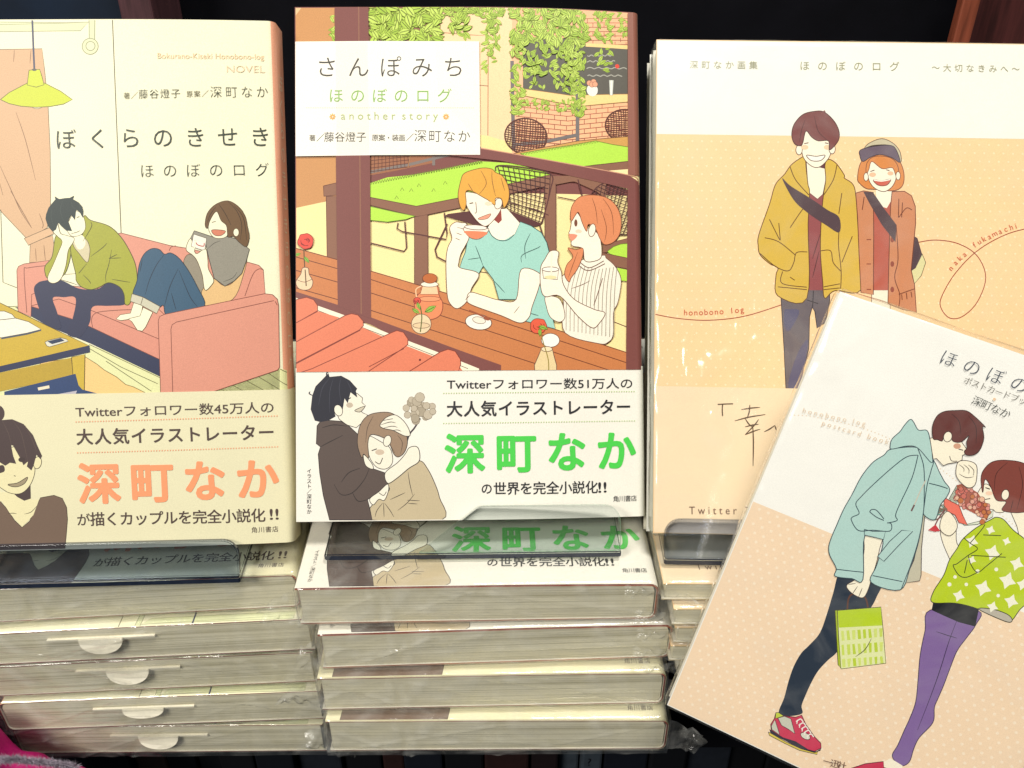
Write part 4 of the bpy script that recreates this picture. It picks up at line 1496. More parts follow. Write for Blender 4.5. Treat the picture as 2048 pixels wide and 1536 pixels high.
    A.fill([(1150, 70), (1192, 58), (1244, 66), (1246, 300), (1244, 612), (1178, 600), (1168, 400), (1160, 200)], CD, False, (3, CL))
    A.fill([(1344, 62), (1410, 60), (1448, 84), (1468, 140), (1470, 230), (1446, 480), (1464, 560), (1474, 705), (1400, 690), (1322, 660), (1328, 400), (1336, 140)], CD, False, (3, CL))
    for q in ([(1366, 240), (1376, 420), (1358, 520), (1385, 610), (1380, 680)], [(1380, 610), (1465, 580)], [(1395, 200), (1400, 120)], [(1185, 160), (1195, 90)],
              [(1395, 610), (1398, 640)], [(1420, 602), (1424, 636)], [(1445, 596), (1450, 626)], [(1450, 160), (1420, 150), (1380, 200)], [(1380, 100), (1378, 200)]):
        A.line(q, 3, CL, True)
    for y in (318, 448, 584):
        A.disc((1345, y), 10, (150, 70, 50), 15)
        A.line([(1208, y), (1232, y)], 5, CL, False)
    A.fill([(1190, 62), (1242, 66), (1300, 150), (1368, 240), (1362, 332), (1290, 240), (1226, 130)], (86, 66, 72), False)
    A.frame(1280, 0, s)
    A.fill([(1160, 950), (1170, 885), (1200, 845), (1290, 815), (1372, 850), (1402, 900), (1408, 960), (1392, 1000), (1345, 1018), (1250, 1010), (1205, 1005), (1168, 975)], (220, 140, 72), True, (2.5, CL))
    A.fill([(1212, 910), (1225, 862), (1330, 880), (1362, 930), (1362, 962), (1340, 1000), (1300, 1022), (1252, 1004), (1222, 965)], SKIN, True, (2.4, LN))
    A.fill([(1206, 925), (1210, 870), (1250, 835), (1330, 840), (1372, 880), (1380, 950), (1362, 930), (1344, 895), (1290, 900), (1236, 862), (1220, 905)], (220, 140, 72), True, (2.2, CL))
    A.disc((1205, 944), 12, SKIN, 22, (2.2, LN))
    A.disc((1376, 938), 12, SKIN, 22, (2.2, LN))
    A.fill([(1244, 960), (1290, 964), (1337, 956), (1320, 985), (1290, 992), (1262, 984)], (208, 100, 82), True, (2.5, LN))
    A.line([(1246, 961), (1290, 966), (1336, 957)], 6, (250, 246, 232), True)
    A.disc((1240, 932), 18, (240, 196, 160), 12)
    A.disc((1335, 925), 16, (240, 196, 160), 11)
    A.line([(1228, 915), (1250, 908)], 3, LN, True)
    A.line([(1312, 906), (1330, 910)], 3, LN, True)
    A.fill([(1198, 790), (1225, 762), (1290, 740), (1350, 765), (1386, 810), (1392, 862), (1372, 850), (1340, 780), (1250, 775)], (204, 194, 164), True, (2.5, (110, 90, 70)))
    A.fill([(1172, 830), (1176, 800), (1250, 780), (1335, 776), (1366, 800), (1386, 866), (1340, 840), (1280, 825), (1230, 838), (1188, 862)], (108, 92, 108), True, (2.5, (70, 56, 70)))
    # ---- paler strip of wrap-around band
    A.frame(0, 0, 1)
    v2 = A.m((1306, 772))[1]
    A.poly_uv([(0.0003, 0.0003), (W - .0003, 0.0003), (W - .0003, v2), (0.0003, v2)], (246, 223, 188))
    # ---- lettering
    OL = (160, 160, 126)
    T.frame(1280, 0, s)
    T.part('author_lettering')
    T.spread('深町なか画集', (287, 346), (604, 349), 46, OL)
    T.part('title_lettering')
    T.spread('ほのぼのログ', (877, 352), (1357, 356), 54, OL)
    T.part('subtitle_lettering')
    T.spread('～大切なきみへ～', (1577, 362), (2005, 368), 44, OL)
    T.frame(1280, 360, s)
    T.part('romaji_lettering')
    txt = 'honobono log'
    for i, ch in enumerate(txt):
        t = i / (len(txt) - 1)
        T.spread(ch, (243 + 300 * t, 706 + 4 * math.sin(t * 3.14) - 16 * t), (245 + 300 * t, 706 + 4 * math.sin(t * 3.14) - 16 * t + (0.1 - 0.35 * t)), 44, RD)
    T.part('romaji_name_lettering')
    for txt, pts in (('naka', ((1655, 470), (1680, 440), (1705, 415), (1728, 395))),
                     ('fukamachi', ((1783, 345), (1808, 328), (1834, 312), (1862, 300), (1890, 285), (1920, 272), (1950, 260), (1980, 250), (2005, 243)))):
        for i, ch in enumerate(txt):
            a, b = pts[max(i - 1, 0)], pts[min(i + 1, len(pts) - 1)]
            d = math.hypot(b[0] - a[0], b[1] - a[1])
            c = pts[i]
            T.spread(ch, c, (c[0] + (b[0] - a[0]) / d, c[1] + (b[1] - a[1]) / d), 42, RD)
    T.frame(1280, 760, s)
    BK = (92, 72, 56)
    T.part('brush_lettering')
    T.line([(414, 130), (456, 128), (496, 127)], 6, BK)
    T.line([(440, 130), (438, 160), (440, 192)], 6, BK)
    for q in ([(540, 158), (590, 150), (640, 146)], [(585, 132), (582, 170), (570, 205)], [(505, 218), (580, 198), (668, 184)], [(560, 205), (580, 235), (600, 250)],
              [(632, 210), (610, 240), (560, 292)], [(560, 250), (600, 240), (632, 236)], [(560, 292), (600, 275), (640, 262)], [(600, 235), (604, 330), (602, 458)],
              [(662, 276), (690, 262), (718, 242)], [(718, 242), (728, 270)]):
        T.line(q, 7, BK, True, True)
    T.part('band_lettering')
    T.fit('T w i t t e r', (262, 716), (516, 716), 60, (110, 74, 58))
    T.fit('フォロワー', (560, 718), (800, 720), 60, (110, 74, 58))
    return A, T


def art_card(H):
    W, HH = 0.105, 0.148
    A = Art(H, (0.0003, W - .0003, 0.0003, HH - .0003))
    T = Art(H, (0.0003, W - .0003, 0.0003, HH - .0003))
    s = 0.375
    v1 = A.m((1494, 998))[1]
    A.poly_uv([(0.0003, 0.0003), (W - .0003, 0.0003), (W - .0003, v1), (0.0003, v1)], (247, 220, 188))
    A.boxes.append((0, W, 0, v1, 1))
    r = 0.00052
    for j in range(30):
        for i in range(36):
            u, v = 0.003 + i * 0.0030 + (0.0015 if j % 2 else 0), v1 - 0.0016 - j * 0.0026
            if v > 0.002 and u < W - .002:
                A.poly_uv([(u + r * math.cos(k * 1.047), v + r * math.sin(k * 1.047)) for k in range(6)], (251, 233, 208), 1)
    LN = (80, 52, 46)
    # dotted arc
    A.frame(1280, 760, s)
    P = crom([(740, 190), (880, 190), (1000, 212), (1150, 246), (1340, 318), (1570, 452), (1690, 540), (1840, 650), (1990, 770), (2150, 880)], False, 12)
    acc = 0
    for i in range(1, len(P)):
        d = math.hypot(P[i][0] - P[i - 1][0], P[i][1] - P[i - 1][1])
        n = 0
        while acc + n * 21 < d:
            t = (acc + n * 21) / d
            A.disc((P[i - 1][0] + (P[i][0] - P[i - 1][0]) * t, P[i - 1][1] + (P[i][1] - P[i - 1][1]) * t), 3.6, (236, 214, 186), n=7)
            n += 1
        acc = acc + n * 21 - d
    # ---- girl, right
    A.frame(1280, 1100, s)
    PU, PL = (132, 104, 162), (70, 50, 96)
    A.fill([(1548, 320), (1805, 325), (1790, 400), (1740, 470), (1690, 540), (1650, 640), (1620, 720), (1590, 790), (1570, 840), (1562, 920), (1490, 1000), (1460, 1060), (1436, 1130), (1390, 1150),
            (1345, 1100), (1375, 1040), (1410, 960), (1440, 895), (1470, 810), (1482, 700), (1494, 560), (1520, 430)], PU, True, (3, PL))
    A.line([(1700, 350), (1650, 480), (1600, 640), (1550, 780), (1480, 960)], 3, PL, True, True)
    A.line([(1580, 435), (1640, 455), (1690, 470)], 3, PL, True, True)
    A.fill([(1335, 1110), (1400, 1150), (1390, 1220), (1300, 1220), (1300, 1130)], SKIN, False)
    A.fill([(1125, 1165), (1200, 1140), (1298, 1128), (1300, 1160), (1420, 1200), (1420, 1300), (1100, 1300)], (206, 52, 86), False, (3, (120, 20, 50)))
    A.fill([(1565, 270), (1810, 300), (1788, 408), (1700, 385), (1620, 350), (1555, 320)], (20, 22, 30), False)
    LM, LML = (190, 212, 34), (60, 62, 30)
    A.frame(1280, 760, s)
    A.fill([(1975, 700), (2010, 780), (2060, 1000), (2120, 1220), (2260, 1250), (2260, 700)], SKIN, False, (2.5, LN))
    A.fill([(1602, 800), (1630, 770), (1682, 778), (1690, 870), (1740, 940), (1720, 1010), (1672, 990), (1640, 930), (1612, 860)], SKIN, True, (2.5, LN))
    A.fill([(1560, 1186), (1564, 1130), (1620, 1040), (1650, 960), (1690, 900), (1720, 850), (1790, 790), (1870, 745), (1900, 732), (1940, 745), (1990, 800), (2080, 880), (2150, 1040), (2100, 1160),
            (2030, 1220), (1985, 1280), (1950, 1285), (1800, 1220), (1680, 1190)], LM, True, (3, LML))
    A.fill([(1806, 1222), (1880, 1222), (1960, 1250), (1985, 1282), (1950, 1288)], (190, 184, 170), True, (3, LML))
    for (x, y, q) in ((1830, 1110, 46), (1700, 1150, 34), (1960, 1070, 48), (1880, 920, 44), (1770, 860, 36), (2010, 980, 40), (1980, 1180, 40), (1770, 960, 24), (1880, 1210, 32), (1650, 1090, 14),
                      (1800, 1020, 14), (1740, 1090, 12), (1900, 1010, 13), (1910, 1150, 12), (1870, 800, 26), (1680, 1050, 12), (2040, 1090, 34), (1955, 860, 24)):
        if q < 20:
            A.disc((x, y), q * .8, (248, 246, 226), n=10)
        else:
            P = []
            for k in range(4):
                a = k * math.pi / 2 + 0.35
                P.append((x + q * math.cos(a), y + q * math.sin(a)))
                P.append((x + q * .52 * math.cos(a + .785), y + q * .52 * math.sin(a + .785)))
            A.fill(P, (248, 246, 226), False)
    for q in ([(1725, 840), (1760, 870), (1800, 900), (1750, 935), (1690, 980), (1670, 990), (1700, 1040), (1740, 1052), (1800, 1025)], [(1750, 935), (1765, 985), (1800, 1025), (1850, 990), (1930, 925)],
              [(1760, 870), (1820, 800), (1840, 770)], [(1830, 826), (1925, 830)], [(1765, 935), (1950, 945)], [(1745, 960), (1730, 1030)]):
        A.line(q, 3, LML, True)
    A.fill([(1860, 560), (1890, 600), (1950, 640), (1945, 700), (1900, 705), (1880, 690), (1835, 690), (1800, 650), (1798, 610), (1830, 560)], SKIN, True, (2.4, LN))
    A.line([(1842, 574), (1866, 582)], 4, LN, True)
    A.disc((1862, 604), 20, (250, 214, 186), 11)
    A.line([(1826, 640), (1868, 632)], 3, LN, True)
    A.fill([(1828, 600), (1818, 530), (1832, 480), (1880, 436), (1960, 428), (2060, 450), (2180, 540), (2180, 700), (2060, 704), (2000, 708), (1930, 694), (1952, 650), (1900, 640), (1870, 570), (1840, 530)],
           (132, 66, 56), True, (2.5, (80, 34, 32)))
    A.disc((1948, 612), 20, SKIN, 28, (2.4, LN), rot=.2)
    for q in ([(1960, 440), (1900, 500), (1890, 590)], [(2020, 460), (2040, 560), (2010, 690)], [(1990, 640), (1975, 700)]):
        A.line(q, 2.4, (90, 40, 36), True, True)
    # bouquet
    A.fill([(1690, 560), (1650, 630), (1690, 720), (1740, 770), (1840, 745), (1886, 690), (1880, 730), (1800, 770), (1730, 775), (1690, 740), (1640, 650)], (224, 232, 212), False, (2.2, (110, 120, 100)))
    A.fill([(1690, 560), (1720, 552), (1800, 600), (1870, 700), (1850, 745), (1740, 690), (1690, 640)], (176, 92, 72), False)
    rnd = random.Random(11)
    for _ in range(58):
        t, q = rnd.random(), rnd.uniform(-1, 1)
        x = 1700 + 150 * t + 34 * q * (1 - .3 * t)
        y = 575 + 145 * t - 42 * q + 10
        A.disc((x, y), rnd.uniform(9, 16), rnd.choice(((226, 148, 136), (210, 110, 96), (238, 190, 160), (200, 120, 70), (232, 170, 150))), ol=(1.6, (130, 60, 56)), n=8)
    A.fill([(1622, 625), (1660, 648), (1700, 668), (1720, 720), (1745, 772), (1700, 760), (1680, 720), (1620, 690)], (242, 118, 98), False, (2.4, (150, 50, 50)))
    A.fill([(1602, 800), (1606, 740), (1640, 700), (1680, 740), (1690, 790), (1650, 830)], SKIN, True, (2.4, LN))
    for k in range(7):
        a = 2.4 + k * .55
        x, y = 1600 + 34 * math.cos(a), 710 + 50 * math.sin(a)
        A.line([(1625, 690), ((1600 + x) / 2 - 14, (700 + y) / 2), (x, y), ((1625 + x) / 2 + 10, (690 + y) / 2 + 8), (1625, 694)], 5, rnd.choice(((120, 104, 84), (70, 140, 122), (150, 130, 110))), True)
    A.line([(1560, 800), (1590, 740), (1625, 690)], 6, (120, 50, 60), True)
    A.fill([(1535, 800), (1575, 770), (1600, 805), (1570, 808)], (206, 60, 70), False)
    # ---- young man, left
    A.frame(1280, 1100, s)
    DN = (36, 49, 66)
    A.fill([(1066, 120), (1150, 140), (1285, 170), (1262, 250), (1230, 310), (1170, 390), (1095, 470), (1050, 545), (1000, 590), (950, 645), (915, 705), (885, 770), (862, 830), (866, 870), (820, 884),
            (770, 884), (740, 862), (768, 790), (792, 700), (820, 620), (860, 550), (905, 505), (960, 440), (1000, 330), (1030, 230)], DN, True)
    A.fill([(700, 962), (697, 930), (716, 900), (724, 868), (765, 884), (830, 892), (862, 880), (884, 930), (930, 995), (964, 1030), (966, 1056), (930, 1074), (860, 1055), (770, 1006)], (206, 54, 88), False, (3, (110, 20, 50)))
    A.fill([(724, 868), (738, 866), (765, 884), (745, 892), (722, 898)], (200, 214, 70), False, (2.4, LN))
    A.fill([(735, 896), (770, 886), (805, 900), (826, 980), (790, 955), (755, 935)], (204, 206, 188), False, (2.4, (110, 40, 60)))
    A.fill([(700, 938), (720, 905), (745, 985), (704, 958)], (204, 206, 188), False, (2.4, (110, 40, 60)))
    A.disc((882, 992), 28, (222, 222, 206), 16, (2.4, (110, 40, 60)), rot=.5)
    A.fill([(690, 955), (760, 998), (830, 1020), (900, 1065), (940, 1074), (966, 1058), (962, 1070), (925, 1082), (850, 1058), (770, 1014), (696, 978)], (40, 34, 56), False)
    A.fill([(684, 970), (700, 978), (780, 1024), (860, 1060), (930, 1080), (948, 1076), (944, 1090), (850, 1068), (770, 1030), (690, 988)], (220, 200, 80), False, (2, LN))
    for k in range(5):
        x, y = 840 + k * 14, 905 + k * 20
        A.line([(x - 8, y + 10), (x + 16, y - 4), (x + 30, y + 12)], 6, (246, 242, 232), True)
        A.line([(x, y), (x - 4, y + 22)], 5, (246, 242, 232), True)
    # carrier bag
    A.line([(1105, 325), (1112, 260), (1135, 235), (1180, 240), (1205, 262), (1216, 306)], 9, (96, 58, 44), True)
    A.fill([(1040, 322), (1070, 318), (1072, 632), (1056, 612)], (172, 192, 44), False, (2.6, (100, 100, 30)))
    A.fill([(1052, 322), (1285, 304), (1296, 420), (1311, 604), (1072, 634), (1060, 480)], (230, 236, 176), False, (2.6, (100, 100, 30)))
    A.fill([(1054, 324), (1284, 306), (1292, 402), (1060, 414)], (188, 214, 36), False)
    rnd = random.Random(21)
    for row, (y0, y1) in enumerate(((426, 482), (500, 560), (576, 624))):
        for k in range(8):
            x = 1072 + k * 29 + row * 2
            A.fill([(x, y0 + 6 - k * 2), (x + rnd.uniform(12, 20), y0 + 4 - k * 2), (x + rnd.uniform(14, 22), y1 - k * 3), (x + 4, y1 + 2 - k * 3)], rnd.choice(((190, 212, 60), (204, 222, 96), (214, 228, 120))), False)
    A.line([(1150, 568), (1200, 530), (1234, 472)], 3, (90, 90, 40), True, True)
    A.frame(1280, 760, s)
    TE, TEL = (180, 214, 208), (48, 84, 100)
    A.fill([(1505, 690), (1520, 700), (1500, 900), (1498, 1040), (1490, 1070), (1405, 1082), (1460, 960), (1490, 820)], (202, 196, 172), False, (2.8, LN))
    A.fill([(1556, 425), (1600, 500), (1622, 540), (1650, 580), (1636, 620), (1600, 668), (1570, 745), (1505, 700), (1530, 560)], TE, True, (3, TEL))
    A.fill([(1690, 520), (1685, 470), (1700, 434), (1745, 430), (1790, 450), (1796, 500), (1784, 560), (1742, 572)], SKIN, True, (2.6, LN))
    for q in ([(1700, 450), (1725, 470), (1725, 490)], [(1725, 450), (1752, 475), (1752, 500)], [(1750, 452), (1778, 480), (1776, 510)], [(1700, 500), (1740, 520), (1780, 515)]):
        A.line(q, 2.6, LN, True, True)
    A.fill([(1198, 800), (1292, 820), (1278, 900), (1258, 985), (1240, 1040), (1216, 1120), (1190, 1160), (1150, 1150), (1112, 1120), (1104, 1092), (1150, 1060), (1180, 990), (1196, 900)], SKIN, True, (2.6, LN))
    for q in ([(1110, 1090), (1150, 1085)], [(1130, 1145), (1160, 1100)], [(1165, 1158), (1185, 1110)]):
        A.line(q, 2.6, LN, True, True)
    A.fill([(1340, 368), (1300, 400), (1240, 440), (1180, 515), (1130, 610), (1085, 690), (1050, 770), (1020, 840), (1006, 890), (1012, 935), (1046, 1003), (1040, 1045), (1130, 1058), (1188, 1062),
            (1198, 830), (1294, 850), (1262, 985), (1232, 1078), (1386, 1118), (1440, 1000), (1480, 880), (1500, 780), (1512, 690), (1530, 560), (1552, 480), (1560, 420), (1480, 360)], TE, True, (3.2, TEL))
    A.fill([(1342, 368), (1334, 345), (1345, 312), (1385, 275), (1410, 240), (1440, 210), (1458, 224), (1484, 266), (1528, 268), (1544, 310), (1558, 400), (1552, 440), (1480, 362), (1420, 352)], TE, True, (3, TEL))
    A.fill([(1196, 796), (1240, 806), (1308, 806), (1298, 850), (1250, 838), (1196, 826)], TE, False, (3, TEL))
    for q in ([(1480, 400), (1420, 410), (1340, 470), (1240, 560), (1180, 620), (1150, 660), (1168, 710), (1132, 730), (1128, 750), (1165, 802), (1240, 800), (1330, 805), (1340, 768), (1318, 760)],
              [(1482, 400), (1450, 520), (1385, 660), (1362, 720), (1370, 748), (1318, 762)], [(1224, 702), (1235, 690), (1262, 695), (1300, 740)], [(1224, 702), (1260, 730), (1300, 748)],
              [(1480, 362), (1510, 450), (1516, 540)], [(1045, 1008), (1130, 1018), (1190, 1024)], [(1240, 1042), (1398, 1074)], [(1540, 550), (1590, 562), (1640, 578)],
              [(1515, 545), (1512, 690), (1490, 830), (1450, 965), (1392, 1115)]):
        A.line(q, 3.2, TEL, True)
    A.fill([(1266, 940), (1330, 860), (1396, 800), (1454, 806), (1380, 880), (1300, 966)], TE, False, (3, TEL))
    A.line([(1522, 535), (1490, 600), (1462, 665), (1446, 698)], 6, (206, 200, 184), True)
    A.line([(1462, 665), (1446, 698)], 9, (110, 80, 80), True)
    A.fill([(1545, 310), (1600, 300), (1700, 310), (1742, 370), (1736, 392), (1718, 402), (1716, 425), (1696, 436), (1640, 446), (1616, 456), (1580, 418), (1562, 420)], SKIN, False, (2.6, LN))
    A.disc((1690, 352), 20, (214, 160, 130), 15)
    A.line([(1698, 368), (1722, 374)], 5, (60, 34, 34), True)
    A.line([(1690, 432), (1660, 430), (1650, 405)], 2.6, LN, True)
    A.fill([(1562, 312), (1558, 250), (1580, 195), (1620, 168), (1680, 162), (1740, 164), (1790, 200), (1840, 250), (1825, 250), (1832, 310), (1812, 370), (1780, 398), (1740, 400), (1728, 380), (1742, 362),
            (1740, 330), (1752, 296), (1710, 330), (1668, 326), (1650, 290), (1620, 300), (1610, 325), (1585, 318)], (102, 50, 46), True, (2.5, (60, 26, 28)))
    A.disc((1640, 302), 22, SKIN, 28, (2.6, LN), rot=.3)
    for q in ([(1660, 180), (1700, 220), (1710, 290)], [(1750, 190), (1790, 250), (1790, 340)]):
        A.line(q, 2.4, (66, 28, 30), True, True)
    # ---- lettering
    BL = (56, 66, 84)
    T.frame(1280, 360, s)
    T.part('title_lettering')
    T.spread('ほのぼのログ', (1645, 953), (2280, 1186), 92, BL, -0.012)
    T.part('subtitle_lettering')
    T.spread('ポストカードブック', (1748, 1072), (2080, 1192), 44, (120, 116, 108), -0.006)
    T.frame(1280, 760, s)
    T.part('author_lettering')
    T.disc((1888, 102), 8, (244, 206, 168))
    T.spread('深町なか', (1797, 113), (1946, 176), 54, (70, 74, 72), -0.004)
    T.part('romaji_lettering')
    T.fit('h o n o b o n o   l o g', (866, 174), (1198, 246), 40, (240, 214, 184), -0.004)
    T.part('romaji_second_lettering')
    T.fit('p o s t c a r d   b o o k', (968, 240), (1322, 344), 40, (240, 214, 184), -0.004)
    T.frame(1280, 1100, s)
    T.part('publisher_lettering')
    T.spread('一迅社', (1000, 1128), (1076, 1148), 46, (96, 60, 50))
    return A, T


# ------------------------------------------------------------------ the setting: shelf, back panel, dark gap below
M_DARK = mat_plain('dark_painted_board', (11, 11, 16), 0.85, 0.3, 40, 0.08)
M_NAVY = mat_plain('dark_blue_board', (8, 26, 46), 0.6, 0.3, 30)
M_WOOD = mat_plain('brown_wood', (128, 66, 46), 0.5, 0.35, 60, 0.3, (8, 8, 0.6))
M_WOODD = mat_plain('dark_red_wood', (66, 30, 28), 0.6, 0.4, 60, 0.3, (8, 8, 0.6))
M_PLUM = mat_plain('plum_wood', (74, 46, 50), 0.6, 0.3, 60, 0.3, (8, 8, 0.6))

o = box('display_shelf', (-0.6, 0.242, -0.012), (0.6, 0.60, -0.0006), M_DARK, 0.001)
tag(o, 'dark display shelf board under the stacks of books', 'shelf')
o = box('back_panel', (-0.7, 0.470, -0.40), (0.7, 0.480, 0.60), M_DARK)
tag(o, 'dark back panel of the shelf behind the standing books', 'panel')
o = box('lower_shelf', (-0.6, 0.20, -0.262), (0.6, 0.469, -0.250), M_DARK)
tag(o, 'dark lower shelf board far beneath the stacks', 'shelf')
o = box('shelf_post', (-0.182, 0.430, 0.0), (-0.1665, 0.468, 0.5), M_PLUM, 0.001)
tag(o, 'plum brown upright post behind the cream novel at left', 'post')
o = box('leaning_board', (-0.40, 0.440, 0.0), (-0.1825, 0.462, 0.5), M_NAVY, 0.001)
tag(o, 'dark blue board in the upper left corner behind the cream novel', 'board')
o = box('shelf_post', (0.0, 0.0, 0.0), (0.0078, 0.006, 0.5), M_WOOD, 0.0008)
o.location = (0.1925, 0.404, 0.0)
o.rotation_euler = (0, R(0.6), 0)
tag(o, 'orange brown upright wooden strip at top right behind the art book', 'post')
o = box('side_panel', (0.2150, 0.430, 0.0), (0.46, 0.440, 0.5), M_WOODD, 0.001)
tag(o, 'dark red side panel in the top right corner', 'panel')
o = box('display_block', (-0.062, 0.235, 0.0), (0.045, 0.40, 0.0306), M_DARK, 0.001)
tag(o, 'dark block that raises the centre stack off the shelf', 'block')
o = box('display_block', (0.066, 0.245, 0.0), (0.205, 0.42, 0.0636), M_DARK, 0.001)
tag(o, 'dark block that raises the art book stack at right', 'block')
o = box('display_block', (0.130, 0.120, -0.2490), (0.225, 0.206, 0.0520), M_DARK, 0.001)
tag(o, 'tall dark block under the tilted postcard book', 'block')


# ------------------------------------------------------------------ books
def make_book(name, label, W, H, T, B, art, lettering, cols, band=None, printmat=None, th=0.0004, spine_text=None, r=0.0028, pages=None, group=None):
    root = thing(name, label, 'book', None, group)
    f0, cuts = bend_fn(W, B)
    prof = (f0, cuts)
    knots = sorted(set([0.0, W * 0.25] + [c for c in cuts if c < W - r] + [W - r + r * math.sin(k * math.pi / 12) for k in range(0, 7)]))
    nf = f0(W - r)
    kv = [f0(u) if u <= W - r + 1e-9 else nf - r + math.sqrt(max(0, r * r - (u - W + r) ** 2)) for u in knots]

    def fpl(u):
        if u <= knots[0]:
            return kv[0]
        for i in range(1, len(knots)):
            if u <= knots[i]:
                t = (u - knots[i - 1]) / (knots[i] - knots[i - 1])
                return kv[i - 1] + (kv[i] - kv[i - 1]) * t
        return kv[-1]
    bend = (fpl, [k for k in knots if 0 < k < W - 1e-6])
    cf, cs, cb, ce = cols
    pm = printmat or M_PRINT
    jacket = link('cover', cover_mesh('cover', W, 0, H, T, prof, 0.0, th, cf, cs, cb, ce, r), root, [pm])
    link('page_block', page_mesh('page_block', W, H, T, prof, th + 0.0001), root, [pages or M_PAGE])
    il = art.build('cover_illustration', jacket, pm, 0.00002, bend)
    top = max([b[4] for b in art.boxes] + [0]) * art.step
    print(name, 'art faces', len(art.F), 'layers', top / art.step)
    lettering.build('title_lettering', jacket, pm, 0.00004 + top, bend)
    if spine_text:
        s, v0, v1, size, n0, col = spine_text
        V, F, C = [], [], []
        for i, ch in enumerate(s):
            vs, fs = glyph(ch)
            cy = v0 + (v1 - v0) * i / (len(s) - 1)
            b = len(V)
            V += [(W + 0.00006, cy + (p[1] - 0.36) * size, n0 - (p[0] - 0.5) * size) for p in vs]
            F += [tuple(b + k for k in q) for q in fs]
            C += [lin(col)] * len(fs)
        link('spine_lettering', mesh_from('spine_lettering', V, F, C), jacket, [pm])
    if band:
        hb, ba, bt, bc, be = band
        off = 0.00042
        bd = link('paper_band', cover_mesh('paper_band', W, 0.0001, hb, T, prof, off, 0.00012, bc, bc, bc, be, r), root, [M_BAND])
        ba.build('band_illustration', bd, M_BAND, off + 0.00003, bend)
        top = max([b[4] for b in ba.boxes] + [0]) * ba.step
        bt.build('band_lettering', bd, M_BAND, off + 0.00005 + top, bend)
    return root


NW, NH, NT = 0.127, 0.188, 0.0168
HB1, HB2 = 0.0570, 0.0556
sofa_a, sofa_t = art_sofa(H_SOFA)
sofab_a, sofab_t = art_sofa_band(H_SOFA, HB1)
cafe_a, cafe_t = art_cafe(H_CAFE)
cafeb_a, cafeb_t = art_cafe_band(H_CAFE, HB2)
for a in (sofab_a, sofab_t, cafeb_a, cafeb_t):
    pass
album_a, album_t = art_album(H_ALBUM)
card_a, card_t = art_card(H_CARD)

SOFA_COL = ((247, 243, 208), (250, 178, 144), (240, 232, 190), (150, 60, 56))
CAFE_COL = ((128, 74, 68), (226, 222, 196), (232, 226, 200), (196, 96, 66))
ALB_COL = ((251, 214, 164), (236, 214, 160), (248, 240, 220), (226, 206, 160))
CARD_COL = ((250, 249, 243), (236, 206, 172), (240, 236, 226), (222, 196, 164))
sofa_band = (HB1, sofab_a, sofab_t, (234, 228, 190), (196, 180, 130))
cafe_band = (HB2, cafeb_a, cafeb_t, (241, 237, 224), (214, 120, 84))


def stand_m(rows, t):
    return mat4(rows, t)


# three standing books
M_L = stand_m([[0.99929, -0.0153, 0.03443], [0.03764, 0.44441, -0.89503], [-0.00161, 0.89569, 0.44467]], (-0.20818, 0.2363, 0.10719))
M_C = stand_m([[0.99984, -0.00918, 0.0151], [0.01767, 0.53318, -0.84582], [-0.00028, 0.84595, 0.53326]], (-0.07786, 0.24038, 0.11801))
M_R = stand_m([[0.99972, 0.01847, -0.01467], [-0.0226, 0.57132, -0.82042], [-0.00678, 0.82052, 0.57158]], (0.05043, 0.23595, 0.11668))
M_P = stand_m([[0.90354, 0.34013, -0.26065], [-0.37967, 0.3534, -0.85496], [-0.19868, 0.87145, 0.44845]], (0.05242, 0.19322, 0.07786))

b = make_book('novel', 'cream novel with a couple on a pink sofa, standing in a clear holder at left', NW, NH, NT, 0.0026, sofa_a, sofa_t, SOFA_COL, sofa_band,
              spine_text=('ぼくらのきせきほのぼのログ', 0.168, 0.066, 0.0070, -0.0088, (252, 226, 196)))
b.matrix_world = M_L
b = make_book('novel', 'novel with a couple in a leafy cafe, standing in a clear holder in the middle', NW, NH, NT - 0.0008, 0.0052, cafe_a, cafe_t, CAFE_COL, cafe_band)
b.matrix_world = M_C
b = make_book('art_book', 'orange and white art book of a smiling couple, standing in a clear holder at right', 0.145, 0.182, 0.0092, 0.0004, album_a, album_t, ALB_COL, None, M_GLOSS, 0.0005, pages=M_PAGEG)
b.matrix_world = M_R
ALB_STAND = b


def rz(deg):
    return Matrix.Rotation(R(deg), 4, 'Z')


def flat_m(x, y, z, yaw):
    return Matrix.Translation((x, y, z)) @ rz(yaw)


def flat_head_m(xr, y, z, yaw, H):
    return Matrix.Translation((xr, y, z)) @ rz(yaw + 180) @ Matrix.Translation((0, -H, 0))


# the flat copies: one of each kind, then copies of it and of every part
GC = 'novels lying flat in the centre stack'
GL = 'novels lying flat in the left stack'
GR = 'art books lying flat in the right stack'
PT = 0.0185
cafe_flat = make_book('novel', 'cafe novel lying flat on top of the centre stack, its paper band in view', NW, NH, NT, 0.0007, cafe_a, cafe_t, CAFE_COL, cafe_band, group=GC)
add_wrap(cafe_flat, NW, NH, NT, 1)
cafe_flat.matrix_world = flat_m(-0.0756, 0.2194, 0.1055, 1.25)
sofa_flat = make_book('novel', 'sofa novel lying flat on top of the left stack, shaded under the clear holder', NW, NH, NT, 0.0007, sofa_a, sofa_t, SOFA_COL, sofa_band, group=GL)
add_wrap(sofa_flat, NW, NH, NT, 2)
sofa_flat.matrix_world = flat_m(-0.2080, 0.2305, 0.0935, 4.2)


def relabel(o, label, group):
    o['label'] = label
    o['group'] = group
    return o


def rewrap(root, seed):
    for ch in list(root.children):
        if ch.name.startswith('plastic_wrap'):
            bpy.data.objects.remove(ch)
    add_wrap(root, NW, NH, NT, seed)


